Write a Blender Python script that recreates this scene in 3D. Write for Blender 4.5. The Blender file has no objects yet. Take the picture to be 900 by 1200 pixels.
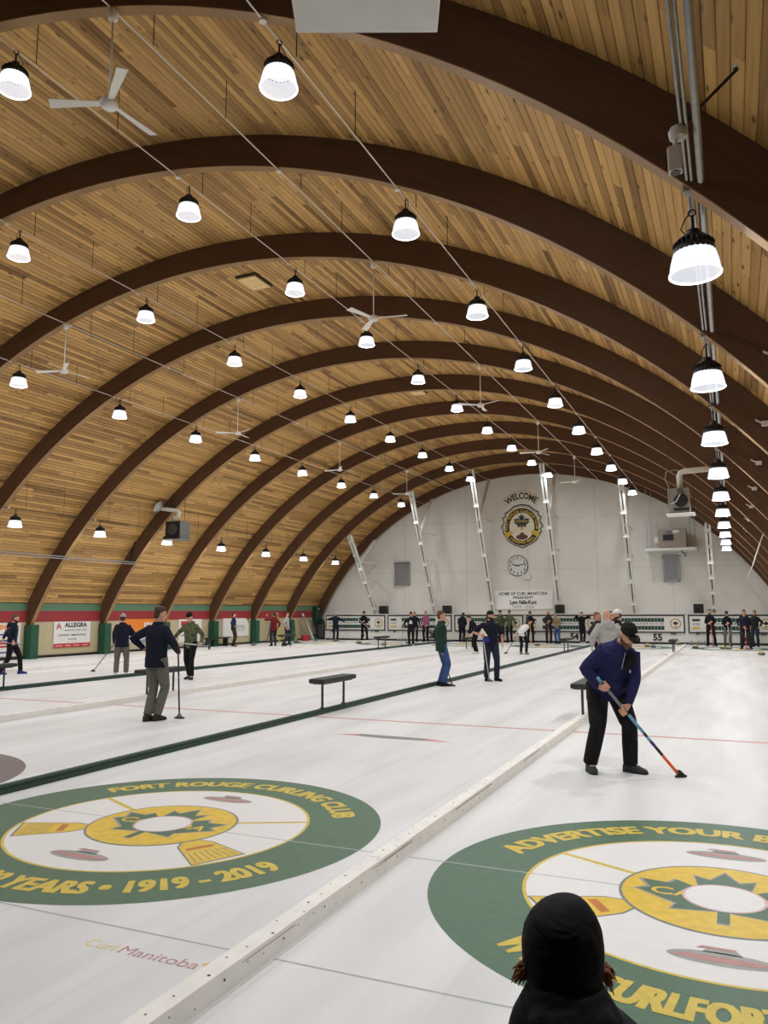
import bpy, bmesh, math, random
from mathutils import Vector, Matrix
random.seed(7)
sc = bpy.context.scene
col = sc.collection

# ------------------------------------------------------------------ camera, world, exposure
CAM_F, CAM_YAW, CAM_PITCH, CAM_ROLL, CAM_H = 915.13, 0.417672, 0.126920, -0.002932, 1.7645
def cam_axes():
    cy, sy = math.cos(CAM_YAW), math.sin(CAM_YAW)
    fwd = Vector((-sy*math.cos(CAM_PITCH), cy*math.cos(CAM_PITCH), math.sin(CAM_PITCH)))
    right = Vector((cy, sy, 0)); up = right.cross(fwd)
    c, s = math.cos(CAM_ROLL), math.sin(CAM_ROLL)
    return c*right + s*up, -s*right + c*up, fwd
CR, CU, CF = cam_axes()
cd = bpy.data.cameras.new('camera'); cam = bpy.data.objects.new('camera', cd); col.objects.link(cam)
m = Matrix((CR, CU, -CF)).transposed().to_4x4(); m.translation = (0, 0, CAM_H)
cam.matrix_world = m
cd.sensor_fit = 'VERTICAL'; cd.sensor_height = 36.0; cd.lens = 36.0*CAM_F/1200.0
cd.clip_start = 0.05; cd.clip_end = 300
sc.camera = cam
w = bpy.data.worlds.new('world'); sc.world = w; w.use_nodes = True
w.node_tree.nodes['Background'].inputs[0].default_value = (0.6, 0.65, 0.75, 1)
w.node_tree.nodes['Background'].inputs[1].default_value = 0.02
sc.view_settings.view_transform = 'Standard'; sc.view_settings.look = 'None'
sc.view_settings.exposure = 0.0; sc.view_settings.gamma = 1.0; sc.view_settings.use_curve_mapping = False
LAMP_POWER = 78.0          # watts of each high-bay lamp
LAMP_COLOR = (0.97, 0.99, 1.0)
LENS_GLOW = 1.9

sc.cycles.max_bounces = 7; sc.cycles.diffuse_bounces = 5; sc.cycles.glossy_bounces = 2; sc.cycles.transmission_bounces = 2; sc.cycles.transparent_max_bounces = 8
sc.cycles.adaptive_threshold = 0.03; sc.cycles.caustics_reflective = False; sc.cycles.caustics_refractive = False

# ------------------------------------------------------------------ building dimensions
ARC_X, ARC_Z, ARC_R, BEAM_D, BEAM_W = -11.05, -5.39, 15.29, 0.55, 0.17
DECK_R = ARC_R + BEAM_D
def arch_y(k): return 6.8 + 3.88*k
def roof_z(x, r=ARC_R): return ARC_Z + math.sqrt(max(r*r - (x-ARC_X)**2, 0))
XL, XR, Y0, Y1 = -25.0, 2.9, -4.0, 45.85
SHEETS = [-21.80, -17.47, -13.14, -8.81, -4.476, -0.149]
TEE, FAR_TEE = 5.493, 40.24
DIV = [-19.68, -15.35, -11.02, -6.668, -2.32]

# ------------------------------------------------------------------ helpers
def srgb(r, g, b):
    f = lambda c: (c/255/12.92 if c/255 <= 0.04045 else ((c/255+0.055)/1.055)**2.4)
    return (f(r), f(g), f(b), 1.0)
MATS = {}
def mat(name, color, rough=0.6, metal=0.0, spec=0.5, noise=0.0, nscale=8.0, bump=0.0, bscale=60.0, emit=None, estr=0.0):
    if name in MATS: return MATS[name]
    m = bpy.data.materials.new(name); m.use_nodes = True; MATS[name] = m
    nt = m.node_tree; b = nt.nodes['Principled BSDF']
    b.inputs['Base Color'].default_value = color
    b.inputs['Roughness'].default_value = rough; b.inputs['Metallic'].default_value = metal
    b.inputs['Specular IOR Level'].default_value = spec
    if noise > 0:
        tc = nt.nodes.new('ShaderNodeTexCoord'); n = nt.nodes.new('ShaderNodeTexNoise')
        n.inputs['Scale'].default_value = nscale; n.inputs['Detail'].default_value = 4
        nt.links.new(tc.outputs['Object'], n.inputs['Vector'])
        r = nt.nodes.new('ShaderNodeValToRGB')
        lo = [max(c*(1-noise), 0) for c in color[:3]] + [1]; hi = [min(c*(1+noise), 1) for c in color[:3]] + [1]
        r.color_ramp.elements[0].position = 0.3; r.color_ramp.elements[1].position = 0.7
        r.color_ramp.elements[0].color = lo; r.color_ramp.elements[1].color = hi
        nt.links.new(n.outputs['Fac'], r.inputs['Fac']); nt.links.new(r.outputs['Color'], b.inputs['Base Color'])
    if bump > 0:
        tc = nt.nodes.new('ShaderNodeTexCoord'); n = nt.nodes.new('ShaderNodeTexNoise')
        n.inputs['Scale'].default_value = bscale; n.inputs['Detail'].default_value = 3
        nt.links.new(tc.outputs['Object'], n.inputs['Vector'])
        bp = nt.nodes.new('ShaderNodeBump'); bp.inputs['Strength'].default_value = bump; bp.inputs['Distance'].default_value = 0.02
        nt.links.new(n.outputs['Fac'], bp.inputs['Height']); nt.links.new(bp.outputs['Normal'], b.inputs['Normal'])
    if emit is not None:
        b.inputs['Emission Color'].default_value = emit; b.inputs['Emission Strength'].default_value = estr
    return m

def obj(name, me, material=None, parent=None, loc=None, rz=0.0):
    o = bpy.data.objects.new(name, me); col.objects.link(o)
    if material is not None and len(me.materials) == 0: me.materials.append(material)
    if parent is not None: o.parent = parent
    if loc is not None: o.location = loc
    if rz: o.rotation_euler = (0, 0, rz)
    return o
def tag(o, label=None, cat=None, group=None, kind=None):
    if label: o['label'] = label
    if cat: o['category'] = cat
    if group: o['group'] = group
    if kind: o['kind'] = kind
    return o
def thing(name, label, cat, loc=(0, 0, 0), rz=0.0, group=None):
    o = bpy.data.objects.new(name, None); col.objects.link(o); o.empty_display_size = 0.2
    o.location = loc; o.rotation_euler = (0, 0, rz)
    return tag(o, label, cat, group)

class MB:
    """collects verts and faces for ONE mesh"""
    def __init__(s): s.v = []; s.f = []; s.smooth = False
    def add(s, vs, fs):
        n = len(s.v); s.v += [tuple(v) for v in vs]; s.f += [tuple(i+n for i in f) for f in fs]; return s
    def box(s, x0, y0, z0, x1, y1, z1, M=None):
        vs = [Vector(p) for p in ((x0,y0,z0),(x1,y0,z0),(x1,y1,z0),(x0,y1,z0),(x0,y0,z1),(x1,y0,z1),(x1,y1,z1),(x0,y1,z1))]
        if M is not None: vs = [M @ v for v in vs]
        return s.add(vs, [(3,2,1,0),(4,5,6,7),(0,1,5,4),(1,2,6,5),(2,3,7,6),(3,0,4,7)])
    def cbox(s, x0, y0, z0, x1, y1, z1, c):
        """box with chamfered edges"""
        bm = bmesh.new(); bmesh.ops.create_cube(bm, size=1)
        for v in bm.verts:
            v.co = ((x0+x1)/2 + v.co.x*(x1-x0), (y0+y1)/2 + v.co.y*(y1-y0), (z0+z1)/2 + v.co.z*(z1-z0))
        bmesh.ops.bevel(bm, geom=bm.edges[:], offset=c, segments=2, affect='EDGES', profile=0.6)
        bm.verts.index_update()
        s.add([v.co.copy() for v in bm.verts], [[v.index for v in f.verts] for f in bm.faces]); bm.free(); return s
    def bar(s, a, b, w, h, upv=(0, 0, 1)):
        """rectangular bar from a to b"""
        a, b = Vector(a), Vector(b); d = (b-a).normalized(); u = Vector(upv)
        if abs(d.dot(u)) > 0.95: u = Vector((1, 0, 0))
        r = d.cross(u).normalized(); u = r.cross(d)
        vs = [p + r*sx*w/2 + u*sz*h/2 for p in (a, b) for sx, sz in ((-1,-1),(1,-1),(1,1),(-1,1))]
        return s.add(vs, [(0,1,2,3),(7,6,5,4),(0,4,5,1),(1,5,6,2),(2,6,7,3),(3,7,4,0)])
    def tube(s, pts, r, n=8, caps=True):
        pts = [Vector(p) for p in pts]; N = len(pts)
        rs = list(r) if isinstance(r, (list, tuple)) else [r]*N
        base = len(s.v); pu = None
        for i, p in enumerate(pts):
            d = ((pts[min(i+1, N-1)]-p).normalized() + (p-pts[max(i-1, 0)]).normalized())
            d = d.normalized() if d.length > 1e-6 else Vector((0, 0, 1))
            u = pu - d*pu.dot(d) if pu is not None else (Vector((0,0,1)) if abs(d.z) < 0.9 else Vector((1,0,0)))
            u = (u - d*u.dot(d)).normalized(); pu = u; q = d.cross(u)
            for j in range(n):
                t = 2*math.pi*j/n
                s.v.append(tuple(p + (u*math.cos(t) + q*math.sin(t))*rs[i]))
        for i in range(N-1):
            for j in range(n):
                a, b = base+i*n+j, base+i*n+(j+1) % n
                s.f.append((a, b, b+n, a+n))
        if caps:
            s.f.append(tuple(base+j for j in range(n-1, -1, -1))); s.f.append(tuple(base+(N-1)*n+j for j in range(n)))
        return s
    def lathe(s, prof, n=20, c=(0, 0, 0), cap0=True, cap1=True):
        base = len(s.v); N = len(prof)
        for r, z in prof:
            for j in range(n):
                t = 2*math.pi*j/n; s.v.append((c[0]+r*math.cos(t), c[1]+r*math.sin(t), c[2]+z))
        for i in range(N-1):
            for j in range(n):
                a, b = base+i*n+j, base+i*n+(j+1) % n; s.f.append((a, b, b+n, a+n))
        if cap0: s.f.append(tuple(base+j for j in range(n-1, -1, -1)))
        if cap1: s.f.append(tuple(base+(N-1)*n+j for j in range(n)))
        return s
    def ell(s, c, rx, ry, rz, n=12, k=8, M=None):
        base = len(s.v)
        for i in range(k+1):
            a = math.pi*i/k; z = -math.cos(a); r = max(math.sin(a), 0.02)
            for j in range(n):
                t = 2*math.pi*j/n; p = Vector((rx*r*math.cos(t), ry*r*math.sin(t), rz*z))
                if M is not None: p = M @ p
                s.v.append(tuple(Vector(c)+p))
        for i in range(k):
            for j in range(n):
                a, b = base+i*n+j, base+i*n+(j+1) % n; s.f.append((a, b, b+n, a+n))
        s.f.append(tuple(base+j for j in range(n-1, -1, -1))); s.f.append(tuple(base+k*n+j for j in range(n)))
        return s
    def loft(s, rings, n=14, e=1.0):
        """rings: (centre, axis_u, axis_v, ru, rv); closed tube with caps"""
        base = len(s.v); N = len(rings)
        for c, u, v, ru, rv in rings:
            c, u, v = Vector(c), Vector(u), Vector(v)
            for j in range(n):
                t = 2*math.pi*j/n; ct, st = math.cos(t), math.sin(t)
                ct = math.copysign(abs(ct)**e, ct); st = math.copysign(abs(st)**e, st)
                s.v.append(tuple(c + u*ru*ct + v*rv*st))
        for i in range(N-1):
            for j in range(n):
                a, b = base+i*n+j, base+i*n+(j+1) % n; s.f.append((a, b, b+n, a+n))
        s.f.append(tuple(base+j for j in range(n-1, -1, -1))); s.f.append(tuple(base+(N-1)*n+j for j in range(n)))
        return s
    def poly(s, pts, F, t0=0.0, t1=None):
        """flat polygon (2D pts) through frame function F(u,v,t); extruded t0..t1 when t1 given"""
        n = len(pts); a = [F(u, v, t0) for u, v in pts]
        if t1 is None: return s.add(a, [tuple(range(n))])
        b = [F(u, v, t1) for u, v in pts]
        return s.add(a+b, [tuple(range(n-1, -1, -1)), tuple(range(n, 2*n))] + [(i, (i+1) % n, (i+1) % n+n, i+n) for i in range(n)])
    def ring(s, F, r0, r1, t=0.0, n=64, c=(0, 0), a0=0.0, a1=2*math.pi):
        full = abs(a1-a0-2*math.pi) < 1e-6; base = len(s.v); m = n if full else n+1
        for j in range(m):
            a = a0 + (a1-a0)*j/n
            s.v.append(tuple(F(c[0]+r0*math.cos(a), c[1]+r0*math.sin(a), t))); s.v.append(tuple(F(c[0]+r1*math.cos(a), c[1]+r1*math.sin(a), t)))
        for j in range(n):
            k = (j+1) % m; s.f.append((base+2*j, base+2*j+1, base+2*k+1, base+2*k))
        return s
    def disc(s, F, r, t=0.0, n=48, c=(0, 0), ry=None):
        ry = ry or r
        return s.poly([(c[0]+r*math.cos(2*math.pi*j/n), c[1]+ry*math.sin(2*math.pi*j/n)) for j in range(n)], F, t)
    def mesh(s, name='mesh', smooth=False):
        me = bpy.data.meshes.new(name); me.from_pydata(s.v, [], s.f); me.update()
        if smooth or s.smooth: me.shade_smooth()
        return me
    def build(s, name, material, parent=None, loc=None, rz=0.0, smooth=False):
        return obj(name, s.mesh(name, smooth), material, parent, loc, rz)

def plane_frame(o, u, v):
    """frame function for flat work: origin, right, up; t goes along the normal"""
    o, u, v = Vector(o), Vector(u).normalized(), Vector(v).normalized(); n = u.cross(v)
    return lambda a, b, t=0.0: o + u*a + v*b + n*t
tmp_scene = bpy.data.scenes.new('workbench')
def evaluated_mesh(o):
    tmp_scene.collection.objects.link(o); vl = tmp_scene.view_layers[0]; vl.update()
    me = bpy.data.meshes.new_from_object(o.evaluated_get(vl.depsgraph)); tmp_scene.collection.objects.unlink(o); return me
_tc = {}
def text2d(body, bold=0.0):
    """outline of a text as 2D verts / faces, x centred, baseline 0, cap height 1"""
    key = (body, bold)
    if key in _tc: return _tc[key]
    cu = bpy.data.curves.new('t', 'FONT'); cu.body = body; cu.size = 1.0; cu.resolution_u = 3; cu.offset = bold
    cu.fill_mode = 'FRONT' if hasattr(cu, 'fill_mode') else cu.fill_mode
    o = bpy.data.objects.new('t', cu); me = evaluated_mesh(o)
    vs = [(v.co.x, v.co.y) for v in me.vertices]; fs = [tuple(p.vertices) for p in me.polygons]
    bpy.data.objects.remove(o); bpy.data.curves.remove(cu); bpy.data.meshes.remove(me)
    x0, x1 = min(v[0] for v in vs), max(v[0] for v in vs)
    vs = [((x-(x0+x1)/2)/0.7, y/0.7) for x, y in vs]
    _tc[key] = (vs, fs, (x1-x0)/0.7); return _tc[key]
def put_text(mb, body, F, cx, cy, h, width=None, t=0.002, bold=0.02):
    vs, fs, wd = text2d(body, bold); sx = h if width is None else width/wd
    return mb.add([F(cx + x*sx, cy + y*h, t) for x, y in vs], fs)
def arc_text(mb, body, F, r, a0, a1, h, t=0.002, bold=0.02, c=(0, 0), inside=False):
    """text along a circle from angle a0 to a1 (degrees); inside: tops point to the centre"""
    vs, fs, wd = text2d(body, bold); a0, a1 = math.radians(a0), math.radians(a1); out = []
    for x, y in vs:
        a = a0 + (a1-a0)*(x/wd + 0.5); rr = r - y*h if inside else r + y*h
        out.append(F(c[0]+rr*math.cos(a), c[1]+rr*math.sin(a), t))
    return mb.add(out, fs)
LEAF_H = [(0,1.0),(0.13,0.70),(0.28,0.80),(0.22,0.40),(0.44,0.60),(0.50,0.46),(0.76,0.50),(0.66,0.27),(0.78,0.18),(0.40,-0.12),(0.44,-0.28),(0.05,-0.20),(0.05,-0.5)]
LEAF = LEAF_H + [(-x, y) for x, y in reversed(LEAF_H) if x > 0]
ORD = ['nearest', 'second', 'third', 'fourth', 'fifth', 'sixth', 'seventh', 'eighth', 'ninth', 'tenth', 'eleventh', 'twelfth']

# ------------------------------------------------------------------ materials
def wood_mat(name, dark, light, knots=True, grain=1.0):
    m = bpy.data.materials.new(name); m.use_nodes = True; nt = m.node_tree; N = nt.nodes; L = nt.links
    b = N['Principled BSDF']; b.inputs['Roughness'].default_value = 0.55; b.inputs['Specular IOR Level'].default_value = 0.3
    uv = N.new('ShaderNodeUVMap'); uv.uv_map = 'UVMap'
    at = N.new('ShaderNodeAttribute'); at.attribute_name = 'tone'
    mp = N.new('ShaderNodeMapping'); mp.inputs['Scale'].default_value = (30*grain, 1.1, 1)
    L.new(uv.outputs['UV'], mp.inputs['Vector'])
    gr = N.new('ShaderNodeTexNoise'); gr.inputs['Scale'].default_value = 1.0; gr.inputs['Detail'].default_value = 5; gr.inputs['Distortion'].default_value = 0.6
    L.new(mp.outputs['Vector'], gr.inputs['Vector'])
    add = N.new('ShaderNodeMath'); add.operation = 'MULTIPLY_ADD'; add.inputs[1].default_value = 0.55
    L.new(gr.outputs['Fac'], add.inputs[0]); L.new(at.outputs['Fac'], add.inputs[2])
    rp = N.new('ShaderNodeValToRGB'); rp.color_ramp.elements[0].position = 0.12; rp.color_ramp.elements[1].position = 1.1
    rp.color_ramp.elements[0].position = 0.1; rp.color_ramp.elements[1].position = 1.0
    rp.color_ramp.elements[0].color = dark; rp.color_ramp.elements[1].color = light
    L.new(add.outputs[0], rp.inputs['Fac']); last = rp.outputs['Color']
    if knots:
        mk = N.new('ShaderNodeMapping'); mk.inputs['Scale'].default_value = (7.0, 2.3, 1); L.new(uv.outputs['UV'], mk.inputs['Vector'])
        vo = N.new('ShaderNodeTexVoronoi'); vo.inputs['Scale'].default_value = 1.0; L.new(mk.outputs['Vector'], vo.inputs['Vector'])
        kr = N.new('ShaderNodeMapRange'); kr.inputs['From Min'].default_value = 0.07; kr.inputs['From Max'].default_value = 0.19
        kr.inputs['To Min'].default_value = 0.85; kr.inputs['To Max'].default_value = 0.0; L.new(vo.outputs['Distance'], kr.inputs['Value'])
        mx = N.new('ShaderNodeMix'); mx.data_type = 'RGBA'; mx.inputs[7].default_value = srgb(58, 38, 20)
        L.new(kr.outputs['Result'], mx.inputs[0]); L.new(last, mx.inputs[6]); last = mx.outputs[2]
    L.new(last, b.inputs['Base Color'])
    MATS[name] = m; return m
M_PLANK = wood_mat('pine_planks', srgb(104, 70, 34), srgb(228, 182, 112))
M_SOFFIT = wood_mat('lit_underside', srgb(122, 92, 58), srgb(186, 150, 104), knots=False, grain=0.5)  # bare tan wood with ice-bounced light put into its colour
M_BEAM = wood_mat('stained_glulam', srgb(66, 46, 33), srgb(116, 84, 60), knots=False, grain=0.5)

def ice_mat():
    m = bpy.data.materials.new('curling_ice'); m.use_nodes = True; nt = m.node_tree; N = nt.nodes; L = nt.links
    b = N['Principled BSDF']; b.inputs['Roughness'].default_value = 0.42; b.inputs['Specular IOR Level'].default_value = 0.30
    tc = N.new('ShaderNodeTexCoord')
    mp = N.new('ShaderNodeMapping'); mp.inputs['Scale'].default_value = (1.5, 0.22, 1); L.new(tc.outputs['Object'], mp.inputs['Vector'])
    n1 = N.new('ShaderNodeTexNoise'); n1.inputs['Scale'].default_value = 1.4; n1.inputs['Detail'].default_value = 6; L.new(mp.outputs['Vector'], n1.inputs['Vector'])
    r = N.new('ShaderNodeValToRGB'); r.color_ramp.elements[0].position = 0.32; r.color_ramp.elements[1].position = 0.62
    r.color_ramp.elements[0].color = srgb(214, 216, 217); r.color_ramp.elements[1].color = srgb(231, 233, 235)
    L.new(n1.outputs['Fac'], r.inputs['Fac'])
    # fine pebble speckle and long slide marks
    n2 = N.new('ShaderNodeTexNoise'); n2.inputs['Scale'].default_value = 90; n2.inputs['Detail'].default_value = 2; L.new(tc.outputs['Object'], n2.inputs['Vector'])
    bp = N.new('ShaderNodeBump'); bp.inputs['Strength'].default_value = 0.25; bp.inputs['Distance'].default_value = 0.004
    L.new(n2.outputs['Fac'], bp.inputs['Height']); L.new(bp.outputs['Normal'], b.inputs['Normal'])
    m3 = N.new('ShaderNodeMapping'); m3.inputs['Scale'].default_value = (9, 0.18, 1); m3.inputs['Rotation'].default_value = (0, 0, 0.12); L.new(tc.outputs['Object'], m3.inputs['Vector'])
    n3 = N.new('ShaderNodeTexNoise'); n3.inputs['Scale'].default_value = 1.0; n3.inputs['Detail'].default_value = 3; L.new(m3.outputs['Vector'], n3.inputs['Vector'])
    k = N.new('ShaderNodeMapRange'); k.inputs['From Min'].default_value = 0.60; k.inputs['From Max'].default_value = 0.75; k.inputs['To Max'].default_value = 0.35
    L.new(n3.outputs['Fac'], k.inputs['Value'])
    mx = N.new('ShaderNodeMix'); mx.data_type = 'RGBA'; mx.inputs[7].default_value = srgb(200, 201, 200)
    L.new(k.outputs['Result'], mx.inputs[0]); L.new(r.outputs['Color'], mx.inputs[6]); L.new(mx.outputs[2], b.inputs['Base Color'])
    MATS['ice'] = m; return m
M_ICE = ice_mat()
def paint(name, c, n=0.10): return mat('ice_paint_'+name, c, rough=0.45, spec=0.3, noise=n, nscale=14)
P_GREEN = paint('green', srgb(80, 112, 88)); P_YEL = paint('yellow', srgb(226, 192, 66)); P_LET = paint('letters', srgb(214, 190, 78))
P_WHITE = paint('white', srgb(232, 232, 232), 0.02); P_GREY = paint('grey', srgb(128, 134, 130)); P_RED = paint('red', srgb(184, 138, 132)); P_STONE = paint('stone', srgb(158, 162, 160))
P_PALERED = paint('pale_red', srgb(206, 146, 146)); P_LINE = paint('line', srgb(178, 182, 186), 0.02); P_MAUVE = paint('mauve', srgb(190, 140, 146))
P_PALEYEL = paint('pale_yellow', srgb(232, 214, 140)); P_PINK = paint('pink', srgb(214, 180, 180)); P_BROWNGREY = paint('brown_grey', srgb(118, 110, 110)); P_TAN = paint('tan_grey', srgb(160, 154, 148))
P_BRICK = paint('brick', srgb(196, 120, 56))
M_WHITE = mat('white_wall', srgb(229, 228, 222), 0.7, noise=0.035, nscale=1.2)
M_BEIGE = mat('beige_wall', srgb(186, 174, 140), 0.75, noise=0.05, nscale=3, bump=0.15, bscale=30)
M_REDBAND = mat('red_band', srgb(150, 44, 48), 0.6, noise=0.05)
M_GREENBAND = mat('green_band', srgb(92, 124, 96), 0.65, noise=0.05)
M_PAD = mat('green_pad', srgb(24, 78, 54), 0.5, noise=0.12, bump=0.2, bscale=18)
M_BLACK = mat('black', srgb(20, 21, 22), 0.55); M_BLACKMETAL = mat('black_metal', srgb(34, 34, 36), 0.45, noise=0.15)
M_WMETAL = mat('white_metal', srgb(226, 226, 220), 0.4); M_STEEL = mat('galvanised', srgb(170, 172, 172), 0.35, metal=0.8, noise=0.1)
M_CABLE = mat('cable', srgb(228, 222, 212), 0.4, metal=0.3); M_GREYBOX = mat('grey_box', srgb(112, 118, 112), 0.5)
M_TAUPE = mat('taupe_cabinet', srgb(150, 142, 128), 0.5); M_TAUPED = mat('taupe_dark', srgb(104, 96, 84), 0.5)
M_DIVW = mat('divider_white', srgb(240, 239, 234), 0.5, noise=0.05, nscale=6); M_DIVG = mat('divider_green', srgb(26, 62, 52), 0.45, noise=0.12)
M_DIVL = mat('divider_green_light', srgb(70, 112, 92), 0.45)
M_BENCH = mat('bench_vinyl', srgb(34, 44, 40), 0.55, noise=0.1); M_BENCHLEG = mat('bench_leg', srgb(60, 72, 68), 0.4, metal=0.4)
M_DARKGREEN = mat('dark_green', srgb(24, 56, 44), 0.5)

# ------------------------------------------------------------------ structure: floor
fl = MB().box(XL-0.6, 2.46, -0.12, XR+0.6, Y1+0.3, 0.0).build('floor', M_ICE); tag(fl, 'white pebbled curling ice', None, None, 'structure')
wk = MB().box(XL-0.6, Y0-0.3, -0.12, XR+0.6, 2.46, 0.10).build('trim_1', mat('walkway_carpet', srgb(70, 72, 74), 0.9, noise=0.2, nscale=30)); tag(wk, 'dark carpeted walkway at the end of the ice', None, None, 'structure')
FI = plane_frame((0, 0, 0), (1, 0, 0), (0, 1, 0))
def strip(x0, y0, x1, y1, t): return [FI(x0, y0, t), FI(x1, y0, t), FI(x1, y1, t), FI(x0, y1, t)]
def ice_rect(name, x0, y0, x1, y1, m, t=0.0008): return MB().add(strip(x0, y0, x1, y1, t), [(0, 1, 2, 3)]).build(name, m, fl)
edges = [-24.0] + DIV + [2.03]
for ty, sgn in ((TEE, 1), (FAR_TEE, -1)):
    for i in range(6):
        a, b = edges[i]+0.07, edges[i+1]-0.07
        ice_rect('hog_line', a, ty+sgn*6.45-0.05, b, ty+sgn*6.45+0.05, P_PALERED)
        ice_rect('tee_line', a, ty-0.007, b, ty+0.007, P_LINE, 0.0013)
        ice_rect('back_line', a, ty-sgn*1.829-0.007, b, ty-sgn*1.829+0.007, P_LINE)
# worn advertisement painted on sheet five
ad = MB().poly([(-5.05, 10.36), (-4.6, 10.30), (-3.98, 10.32), (-3.98, 10.50), (-4.6, 10.53), (-5.05, 10.55)], FI, 0.0008).build('ice_advert_bar', P_GREY, fl)
MB().poly([(-5.42, 10.38), (-5.05, 10.36), (-5.05, 10.55)], FI, 0.0008).poly([(-3.98, 10.32), (-3.58, 10.32), (-3.98, 10.50)], FI, 0.0008).build('ice_advert_tips', P_PALERED, fl)
t = MB(); put_text(t, 'Curl', FI, -3.185, 3.40, 0.085, 0.20, 0.0008, 0.0); t.build('ice_lettering', P_PALEYEL, fl)
t = MB(); put_text(t, 'Manitoba', FI, -2.80, 3.40, 0.085, 0.50, 0.0008, 0.0); t.build('ice_lettering', P_MAUVE, fl)
MB().poly([(-2.55, 3.46), (-2.46, 3.44), (-2.38, 3.47), (-2.40, 3.55), (-2.36, 3.63), (-2.45, 3.60), (-2.52, 3.62), (-2.50, 3.54)], FI, 0.0008).build('ice_emblem', P_YEL, fl)

# ------------------------------------------------------------------ houses painted in the ice
def lens(cx, cy, rx, ry, n=28): return [(cx+rx*math.cos(2*math.pi*i/n), cy+ry*math.sin(2*math.pi*i/n)) for i in range(n)]
def painted_house(x, y, label, top, bottom, near=True):
    h = thing('curling_house', label, 'target', (x, y, 0), 0, 'curling houses painted in the ice'); F = FI
    if not near:
        MB().ring(F, 1.219, 1.829, 0.001, 64).build('outer_ring', P_GREEN, h); MB().disc(F, 0.61, 0.001).build('inner_ring', P_YEL, h)
        MB().disc(F, 0.2, 0.002).build('button', P_WHITE, h); return h
    MB().ring(F, 1.219, 1.829, 0.001, 96).build('outer_ring', P_GREEN, h)
    MB().ring(F, 1.205, 1.228, 0.0016, 96).build('ring_edge', P_LET, h)
    MB().disc(F, 1.205, 0.001, 96).build('inner_field', P_WHITE, h)
    for s, a0, a1, ins in top + bottom:
        t = MB()
        for k, (da_, dr) in enumerate(((0, 0), (0.38, 0.006), (-0.38, -0.006), (0.38, -0.006), (-0.38, 0.006))): arc_text(t, s, F, (1.63 if ins else 1.43)+dr, a0+da_, a1+da_, 0.215 if ins else 0.19, 0.002+k*0.00015, 0.012, inside=ins)
        t.build('lettering', P_LET, h)
    for s in (-1, 1):
        d = Vector((s*0.86, -0.52)).normalized(); q = Vector((-d.y, d.x))
        P = lambda a, b: (d.x*a+q.x*b, d.y*a+q.y*b)
        e = Vector((-s*1.09, 0.53)).normalized(); qe = Vector((-e.y, e.x)); E = lambda a, b: (e.x*a+qe.x*b, e.y*a+qe.y*b)
        br = MB().poly([E(0.58, -0.022), E(1.19, -0.022), E(1.21, 0), E(1.19, 0.022), E(0.58, 0.022)], F, 0.0016).build('painted_broom_handle', P_LET, h)
        hd = [P(0.60, -0.05), P(0.72, -0.13), P(1.17, -0.20), P(1.14, 0.20), P(0.72, 0.13), P(0.60, 0.05)]
        MB().poly([(u*1.0, v*1.0) for u, v in [P(0.585, -0.06), P(0.715, -0.145), P(1.19, -0.215), P(1.16, 0.215), P(0.715, 0.145), P(0.585, 0.06)]], F, 0.0014).build('painted_broom_outline', P_GREY, h)
        bh = MB().poly(hd, F, 0.0018).build('painted_broom_head', P_YEL, h)
        MB().poly([P(0.78, -0.10), P(0.84, -0.11), P(0.84, 0.11), P(0.78, 0.10)], F, 0.0024).build('stitching', P_BRICK, bh)
        st = MB()
        for k in range(-3, 4): st.poly([P(0.90, k*0.042-0.004), P(1.13, k*0.052-0.004), P(1.13, k*0.052+0.004), P(0.90, k*0.042+0.004)], F, 0.0024)
        st.build('straw', P_GREY, bh)
    for sy in (0.92, -0.93):
        MB().poly(lens(0, sy, 0.27, 0.085), F, 0.0016).poly([(-0.10, sy+0.07), (0.10, sy+0.07), (0.07, sy+0.13), (-0.07, sy+0.13)], F, 0.0016).build('painted_stone', P_STONE, h)
        MB().poly(lens(0, sy-0.005, 0.255, 0.036), F, 0.0022).poly([(-0.13, sy+0.115), (0.05, sy+0.115), (0.07, sy+0.145), (-0.10, sy+0.15)], F, 0.0022).build('painted_stone_band', P_RED, h)
    MB().disc(F, 0.625, 0.0026, 64).build('inner_outline', P_GREY, h)
    MB().disc(F, 0.605, 0.0030, 64).build('inner_ring', P_YEL, h)
    lf = [(u*0.66, v*0.62-0.12) for u, v in LEAF]
    MB().poly([(u*1.06, v*1.06) for u, v in lf], F, 0.0032).build('leaf_outline', P_TAN, h)
    leaf = MB().poly(lf, F, 0.0036).build('leaf', P_GREEN, h)
    t = MB(); put_text(t, 'CANADA', F, 0, -0.06, 0.13, 0.86, 0.0040); t.build('leaf_lettering', P_YEL, leaf)
    MB().disc(F, 0.245, 0.0042, 48).build('button_edge', P_PINK, h); MB().disc(F, 0.228, 0.0044, 48).build('button', P_WHITE, h)
    return h
painted_house(SHEETS[4], TEE, 'green and yellow painted house lettered FORT ROUGE CURLING CLUB, between the two near dividers',
    [('FORT ROUGE CURLING CLUB', 149, 31, False)], [('CELEBRATING 100 YEARS • 1919 - 2019', 201, 339, True)])
painted_house(SHEETS[5], TEE, 'green and yellow painted house lettered ADVERTISE YOUR, right foreground beside the hooded spectator',
    [('ADVERTISE YOUR BUSINESS HERE', 164, 16, False)], [('WWW.CURLFORTROUGE.CA', 226, 314, True)])
h3 = thing('curling_house', 'grey brown painted house cut off at the left edge of the picture', 'target', (SHEETS[3], TEE, 0), 0, 'curling houses painted in the ice')
MB().ring(FI, 1.219, 1.829, 0.001, 96).build('outer_ring', P_BROWNGREY, h3); MB().disc(FI, 1.219, 0.001, 64).build('inner_field', P_TAN, h3)
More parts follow.
